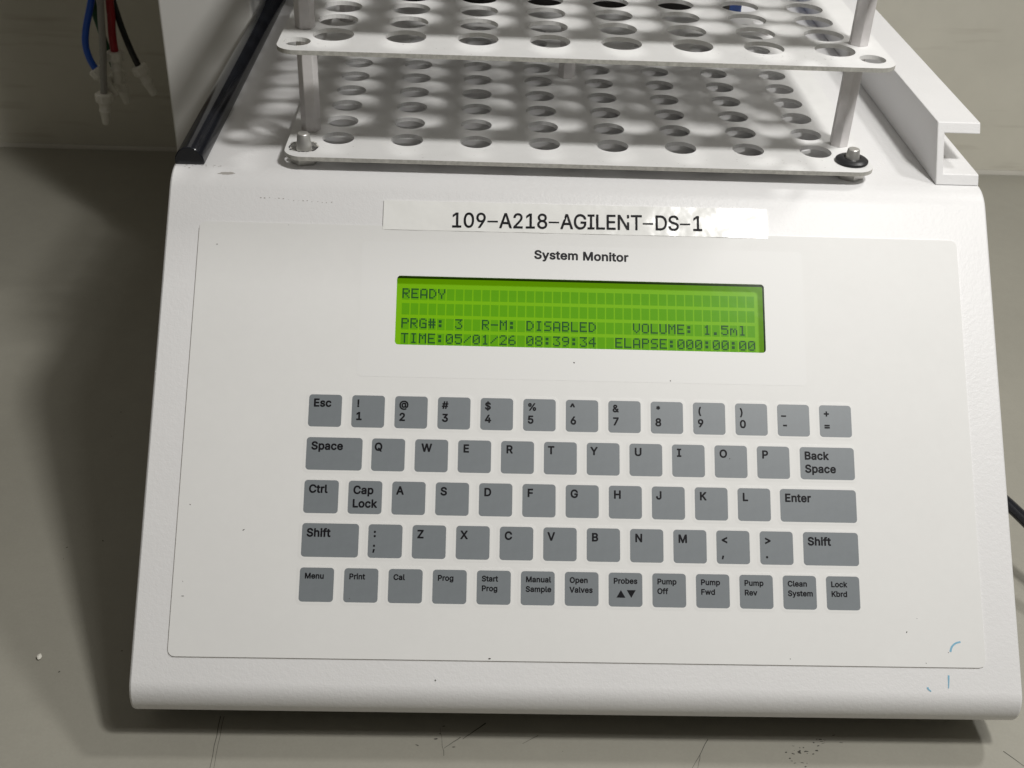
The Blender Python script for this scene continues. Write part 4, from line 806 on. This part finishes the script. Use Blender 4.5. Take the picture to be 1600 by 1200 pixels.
# label tape across the top of the slope
tw, th = 178.4, 14.2
tap = rrect(-92.0, 86.4, 0, 14.2, 0.8, 3)
def tp(u, q, w):
    f = (u + 92) / 178.4
    return pl(u, 123.4 + 0.5 * f + q * (1 + 0.0 * f) + 0.0, w)
n = len(tap)
# gently rippled strip
g = Geo()
nx, ny = 60, 6
Vv = []
for j in range(ny + 1):
    for i in range(nx + 1):
        u = -92 + 178.4 * i / nx; q = 14.2 * j / ny
        w = 0.62 + 0.10 * sin(u * 0.21) * sin(q * 0.5 + 1) + 0.06 * sin(u * 0.63 + q)
        Vv.append(tp(u, q, w))
Ff = [[j * (nx + 1) + i, j * (nx + 1) + i + 1, (j + 1) * (nx + 1) + i + 1, (j + 1) * (nx + 1) + i] for j in range(ny) for i in range(nx)]
b = len(Vv)
edge = [i for i in range(nx + 1)] + [j * (nx + 1) + nx for j in range(1, ny + 1)] + [ny * (nx + 1) + i for i in range(nx - 1, -1, -1)] + [j * (nx + 1) for j in range(ny - 1, 0, -1)]
for k in edge:
    j, i = divmod(k, nx + 1)
    Vv.append(tp(-92 + 178.4 * i / nx, 14.2 * j / ny, 0.05))
ne = len(edge)
for k in range(ne):
    Ff.append([edge[k], b + k, b + (k + 1) % ne, edge[(k + 1) % ne]])
tape = obj('label_tape', Vv, Ff, M['tape'], station, smooth=True)
# its writing
g = Geo()
cap = 7.4
segs = '109-A218-AGILENT-DS-1'
x = 0.0
pieces = []
kk = cap / CAPH['thin'][0]
for ch in segs:
    if ch == '-':
        pieces.append(('-', x)); x += 0.44
    else:
        pieces.append((ch, x)); x += GLY['thin', ch][0] - 0.012
sx = 117.4 / (x * kk)
for ch, px in pieces:
    if ch == '-':
        a0, a1 = px + 0.02, px + 0.40
        q = [(a0, 0.19), (a1, 0.19), (a1, 0.245), (a0, 0.245)]
        gv, gf = q, [[0, 1, 2, 3]]
        gv = [(a * kk * sx, c * kk) for a, c in gv]
    else:
        v2, gf = glyph(ch, 'thin')
        gv = [((px + a) * kk * sx, c * kk) for a, c in v2]
    def tw_(a, c):
        u = -61.0 + a
        q = 1.75 + 0.0095 * a + c
        return tp(u, q, 0.74 + 0.10 * sin(u * 0.21) * sin(q * 0.5 + 1) + 0.06 * sin(u * 0.63 + q))
    g.add([tw_(a, c) for a, c in gv], gf)
g.obj('label_text', M['ink'], tape)

# channel rail along the right edge of the deck
def rail_pt(a, z, y):
    return (a, y, z)
RX0, RX1, RH, RT = 169.6, 190.4, 25.5, 4.6
sec = [(RX0, 0), (RX1, 0), (RX1, RT), (RX0 + 3.6, RT), (RX0 + 3.6, RH - RT), (RX1, RH - RT), (RX1, RH), (RX0, RH)]
g = Geo()
g.prism(sec, lambda a, b: (a, 115.6 + b * RSL, DECK + 0.15 + b), lambda a, b: (a, 424, DECK + 0.15 + b)) if False else None
RSL = 0.62                        # the sawn end leans back
V = [(a, 115.4 + b * RSL, DECK + 0.15 + b) for a, b in sec] + [(a, 424, DECK + 0.15 + b) for a, b in sec]
n = len(sec)
g.add(V, [[7, 0, 1, 2, 3, 4, 5, 6][::1], [n + i for i in (0, 7, 6, 5, 4, 3, 2, 1)]] + [[i, n + i, n + (i + 1) % n, (i + 1) % n] for i in range(n)])
g.obj('side_rail', M['housing'], station, bevel=0.5)

# half-round black trim along the left edge of the deck
g = Geo()
tr = [(-7.0 * cos(pi * i / 16), 8.2 * sin(pi * i / 16)) for i in range(17)]
tr = [(-6.3, 0)] + [(a, b + 0.4) for a, b in tr] + [(6.3, 0)]
g.prism(tr, lambda a, b: (-183.6 + a, 115.2, DECK + 0.1 + b), lambda a, b: (-183.6 + a, 420, DECK + 0.1 + b))
g.obj('edge_trim', M['trim'], station, smooth=True, bevel=0.5)

# locating pins
PX, PY = 130.0, 123.2
for sx_, px in ((-1, -131.0), (1, 129.6)):
    base = DECK
    g = Geo()
    hexr = 7.0
    rot0 = 0.25 if sx_ < 0 else 0.62
    hx = [(hexr * cos(rot0 + pi / 3 * i), hexr * sin(rot0 + pi / 3 * i)) for i in range(6)]
    g.prism(hx, lambda a, b: (px + a, PY + b, base), lambda a, b: (px + a, PY + b, base + 4.4))
    hb = g.obj('hex_base', M['steel'], station, bevel=0.4)
    g = Geo()
    g.lathe([(3.55, 4.4), (3.55, 8.2), (3.5, 8.4), (2.85, 13.6), (2.55, 14.0), (2.3, 14.1)], lambda x, y, h: (px + x, PY + y, base + h), 28)
    g.obj('locating_pin', M['steel'], hb, smooth=True)

# pen marks, stain and specks on the paint
def pen(pts, w, w1=None, h=0.47):
    V2, F2 = stroke2d([tuple(p)[:2] for p in smooth_path([(a, b, 0) for a, b in pts], 5)], w, w1)
    obj('pen_mark', [pl(a, b, h) for a, b in V2], F2, M['bluepen'], station)
pen([(160.2, -62.6), (160.9, -60.6), (162.6, -59.0), (164.9, -58.3)], 0.9, 0.7)
pen([(158.9, -72.5), (158.8, -75), (158.5, -78.0)], 0.8, 0.35, 0.12)
ang = na + (270 - na) * 0.10
pen([(149.3, -77.6), (149.9, -78.6), (150.9, -79.3)], 0.8, 0.4, 0.14)
c = blob(-165.4, 109.2, 3.8, 0.8, 0.05, 22, 0.15)
c = [(x, y) for x, y in c]
def on_bend(x, y):
    d = Rb ** 2 - (y - bc_y) ** 2
    return (x, y, (bc_z + math.sqrt(max(d, 0)) if y < bc_y else DECK) + 0.07)
obj('stain', [on_bend(x, y) for x, y in c], [list(range(len(c)))], M['stain'], station)
V, F = [], []
def speck(u, v, r, h=0.47, el=1.0, a=0.0):
    c = blob(u, v, r * el, r, a, 8)
    b = len(V); V.extend(pl(x, y, h) for x, y in c); F.append(list(range(b, b + 8)))
speck(-146.9, -15.4, 0.2, el=3, a=0.7); speck(-3.6, 62.4, 0.35); speck(-39.3, -68.3, 0.3, el=2); speck(-62.2, -77.6, 0.35, 0.12)
speck(-100, -44, 0.22); speck(40, 55, 0.3); speck(66, 20, 0.25); speck(-171, -44, 0.12, el=5)
for _ in range(20):
    u, v = random.uniform(-185, 185), random.uniform(-77, 138)
    if -125 < u < 125 and -50 < v < 105 or abs(u + 3) < 95 and v > 122:
        continue
    speck(u, v, random.uniform(0.08, 0.2), 0.47, random.uniform(1, 2.5), random.uniform(0, 3))
obj('specks', V, F, M['scratch'], station, kind='stuff')
# old tape edge, dotted line above the film
V, F = [], []
for k in range(16):
    speck(-149 + 2.2 * k + random.uniform(-.4, .4), 137.6 - 0.12 * k + random.uniform(-.3, .3), random.uniform(0.1, 0.3), 0.05, 1.5)
for k in range(14):
    x, y = random.gauss(-178, 5), random.gauss(114, 0.9)
    c = blob(x, y, random.uniform(.2, .7), random.uniform(.1, .3), 0, 8)
    b = len(V); V.extend(on_bend(*p) for p in c); F.append(list(range(b, b + 8)))
obj('old_tape_residue', V, F, M['stain'], station, kind='stuff')

# ------------------------------------------------------------------ test tube rack
RX, HX, HY, RY0 = -0.6, 33.02, 21.78, 134.7
ZL, ZU, ZT = 110.8, 160.8, 211.0
XL, XR, YF, YK = -139.6, 138.8, 110.8, 356.0
rack = thing('test_tube_rack', 'white tiered test tube rack of perforated plates held by hexagonal posts, on the console top', 'test tube rack', (0, 230, DECK))
def circ(x, y, r, n=28):
    return [(x + r * cos(2 * pi * i / n), y + r * sin(2 * pi * i / n)) for i in range(n)]
def plate(z, r, corner_r, label):
    loops = [rrect(XL, XR, YF, YK, 9.0, 8)]
    for j in range(10):
        for i in range(8):
            loops.append(circ(RX + (i - 3.5) * HX, RY0 + j * HY, r))
    for px in (-131.0, 129.6):
        for py in (PY, YK - (PY - YF)):
            loops.append(circ(px, py, corner_r))
    Vs, Fs, side = sheet(loops, 2.0)
    return obj('rack_plate', [(x, y, z + h) for x, y, h in Vs], Fs, [M['rackpaint'], M['edge'], M['rackpaint']], rack, mi=side, label=label)
plate(ZL, 7.65, 6.6, 'bottom perforated plate')
plate(ZU, 9.4, 6.0, 'middle perforated plate with wider holes')
plate(ZT, 9.4, 6.0, 'top perforated plate')
for z0, z1 in ((ZL, ZU - 2), (ZU, ZT - 2)):
    for px, py, ro_ in ((-130.2, 144.6, 0.12), (128.6, 144.8, 0.40), (-130.2, 321, 0.3), (128.6, 321, 0.2), (-1.2, 231.5, 0.1)):
        hx = [(4.75 * cos(ro_ + pi / 3 * i), 4.75 * sin(ro_ + pi / 3 * i)) for i in range(6)]
        g = Geo(); g.prism(hx, lambda a, b: (px + a, py + b, z0 + 0.02), lambda a, b: (px + a, py + b, z1 - 0.02))
        g.obj('post', M['post'], rack, bevel=0.3)
V, F = [], []
for z in (ZL, ZU):
    for k in range(46):
        x = random.choice((random.uniform(XL + 8, XR - 20), random.gauss(95, 12))); y = YF + random.uniform(1.2, 14)
        c = blob(x, y, random.uniform(0.12, 0.45), random.uniform(0.08, 0.2), random.uniform(-1, 1), 7)
        b = len(V); V += [(p, q, z + 0.05) for p, q in c]; F.append(list(range(b, b + 7)))
obj('plate_specks', V, F, M['stain'], rack, kind='stuff')
# rubber grommet on the right pin
def torus(cx, cy, cz, R, r, sz=1.0, n=36, m=12):
    V = []
    for i in range(n):
        a = 2 * pi * i / n
        for j in range(m):
            b_ = 2 * pi * j / m
            V.append((cx + (R + r * cos(b_)) * cos(a), cy + (R + r * cos(b_)) * sin(a), cz + r * sz * sin(b_)))
    F = [[i * m + j, ((i + 1) % n) * m + j, ((i + 1) % n) * m + (j + 1) % m, i * m + (j + 1) % m] for i in range(n) for j in range(m)]
    return V, F
g = Geo()
g.lathe([(3.6, 0.0), (7.3, 0.0), (7.8, 0.6), (7.7, 1.3), (6.6, 2.1), (4.6, 2.6), (3.9, 2.5), (3.6, 2.0)], lambda x, y, h: (129.6 + x, PY + y, ZL + 0.03 + h), 36, cap=False)
g.obj('rubber_grommet', M['rubber'], rack, smooth=True)
g = Geo()
for k in range(34):
    a0 = 2 * pi * k / 34 + random.uniform(-.05, .05)
    ri, rw = random.uniform(6.0, 6.7), random.uniform(0.35, 0.9)
    wd_ = random.uniform(0.14, 0.24)
    q = [(ri, a0), (ri + rw, a0), (ri + rw, a0 + wd_), (ri, a0 + wd_)]
    g.add([(-131.0 + r_ * cos(a_), PY + r_ * sin(a_), ZL + 0.06 + random.uniform(0, .15)) for r_, a_ in q], [[0, 1, 2, 3]], 1 if random.random() < 0.25 else 0)
g.obj('grommet_remnant', [M['rubber'], M['nick']], rack)

# ------------------------------------------------------------------ cabinet behind
cab = thing('equipment_cabinet', 'pale grey upright cabinet standing behind the console, dark front panel beside its side column', 'cabinet', (-60, 430, -90))
g = Geo(); g.box(-252.5, -194.2, 352, 584, -90, 640)
g.obj('side_column', M['cabinet'], cab, bevel=1.2)
g = Geo(); g.box(-194.0, 116, 388, 584, DECK + 0.4, 640)
g.obj('front_panel', M['darkpanel'], cab)
g = Geo(); g.box(116.2, 124, 388, 584, DECK + 0.4, 640)
g.obj('blue_trim', M['bluetrim'], cab)

# ------------------------------------------------------------------ loose tubing with luer fittings
YT = 452.0
def tube_thing(label, m, path, r, fit=True, tilt=0.0, big=1.0):
    end = path[0]
    t = thing('sampling_tube', label, 'tubing', end, 'loose tubes hanging behind the console')
    pts = smooth_path(path, 8)
    g = Geo(); g.tube(pts, r)
    hose = g.obj('hose', m, t, smooth=True)
    if fit:
        d = (Vector(path[1]) - Vector(path[0])).normalized() * -1
        d = (d + Vector((tilt, 0, 0))).normalized()
        a = d.cross(Vector((0, 1, 0))).normalized(); b = d.cross(a)
        e = Vector(end)
        def fr(x, y, h):
            return tuple(e + a * x + b * y + d * h)
        k = big
        g = Geo()
        g.lathe([(r * 1.02, -2), (5.4 * k, -2), (6.2 * k, -1.2), (6.2 * k, 4), (5.4 * k, 5.2), (4.1 * k, 5.8), (4.0 * k, 10), (4.4 * k, 10.5), (4.4 * k, 12), (3.9 * k, 12.5), (2.9 * k, 21), (2.3 * k, 22), (1.2 * k, 22)], fr, 24)
        for i in range(8):
            q = 2 * pi * i / 8
            c_, s_ = cos(q), sin(q)
            ring_ = [(5.9, -1), (6.9, -1), (6.9, 3.6), (5.9, 3.6)]
            V = []
            for sgn in (-1, 1):
                for rr, hh in ring_:
                    V.append(fr(rr * k * c_ - sgn * 0.8 * k * s_, rr * k * s_ + sgn * 0.8 * k * c_, hh))
            g.add(V, [[0, 1, 2, 3], [7, 6, 5, 4], [0, 4, 5, 1], [1, 5, 6, 2], [2, 6, 7, 3], [3, 7, 4, 0]])
        g.obj('luer_fitting', M['fitting'], t, smooth=True)
    return t
tube_thing('blue tube with a white luer fitting, bowing left of the others', M['blue'], [(-330.5, YT, 28), (-334, YT, 36), (-335.5, YT, 46), (-333.5, YT, 58), (-326, YT, 80), (-314, YT + 4, 120), (-300, YT + 12, 200), (-290, YT + 20, 300)], 2.5, tilt=0.2, big=0.85)
tube_thing('dark green tube passing behind the blue and translucent ones', M['green'], [(-318.5, YT + 8, 22), (-321.5, YT + 8, 36), (-325.4, YT + 8, 55), (-327.6, YT + 8, 82), (-318, YT + 12, 140), (-298, YT + 20, 300)], 2.5, tilt=0.0, big=0.95)
tube_thing('translucent tube with the lowest hanging white luer fitting', M['clear'], [(-325.5, YT - 8, 12), (-323.5, YT - 8, 28), (-320.5, YT - 8, 50), (-317.5, YT - 8, 80), (-310, YT, 150), (-296, YT + 10, 300)], 2.5, tilt=0.05, big=0.95)
tube_thing('red tube with a white luer fitting', M['red'], [(-315.3, YT, 41), (-315.2, YT, 55), (-314, YT, 68), (-312.8, YT, 84), (-306, YT + 5, 150), (-290, YT + 15, 300)], 2.9, tilt=-0.02, big=0.95)
tube_thing('black tube slanting away to the right with a white luer fitting', M['blackhose'], [(-299, YT, 31), (-304.5, YT, 48), (-310.5, YT + 4, 68), (-313.5, YT + 8, 88), (-309, YT + 10, 140), (-294, YT + 15, 300)], 2.3, tilt=0.08, big=0.9)

# ------------------------------------------------------------------ small things
cable = Geo()
cable.tube(smooth_path([(196, 150, -66), (214, 115, -57), (231, 76, -56), (247, 40, -60), (275, -5, -70), (310, -45, -80.5), (360, -80, -81.6)], 10), 3.3, 18)
co = cable.obj('power_cable', M['trim'], smooth=True)
tag(co, 'black power cable arching over the bench right of the console', 'cable')
g = Geo()
V, F = [], []
nU, nV = 10, 6
for j in range(nV + 1):
    for i in range(nU):
        a = 2 * pi * i / nU; e_ = pi * j / nV
        k = 1 + random.uniform(-.15, .15)
        V.append((-248.3 + 1.1 * k * sin(e_) * cos(a), -12.8 + 1.7 * k * sin(e_) * sin(a), -89.97 + 0.95 + 0.95 * cos(e_)))
for j in range(nV):
    for i in range(nU):
        F.append([j * nU + i, j * nU + (i + 1) % nU, (j + 1) * nU + (i + 1) % nU, (j + 1) * nU + i])
cr = obj('crumb', V, F, M['crumb'], smooth=True)
tag(cr, 'tiny white crumb lying on the shaded bench left of the console', 'crumb')
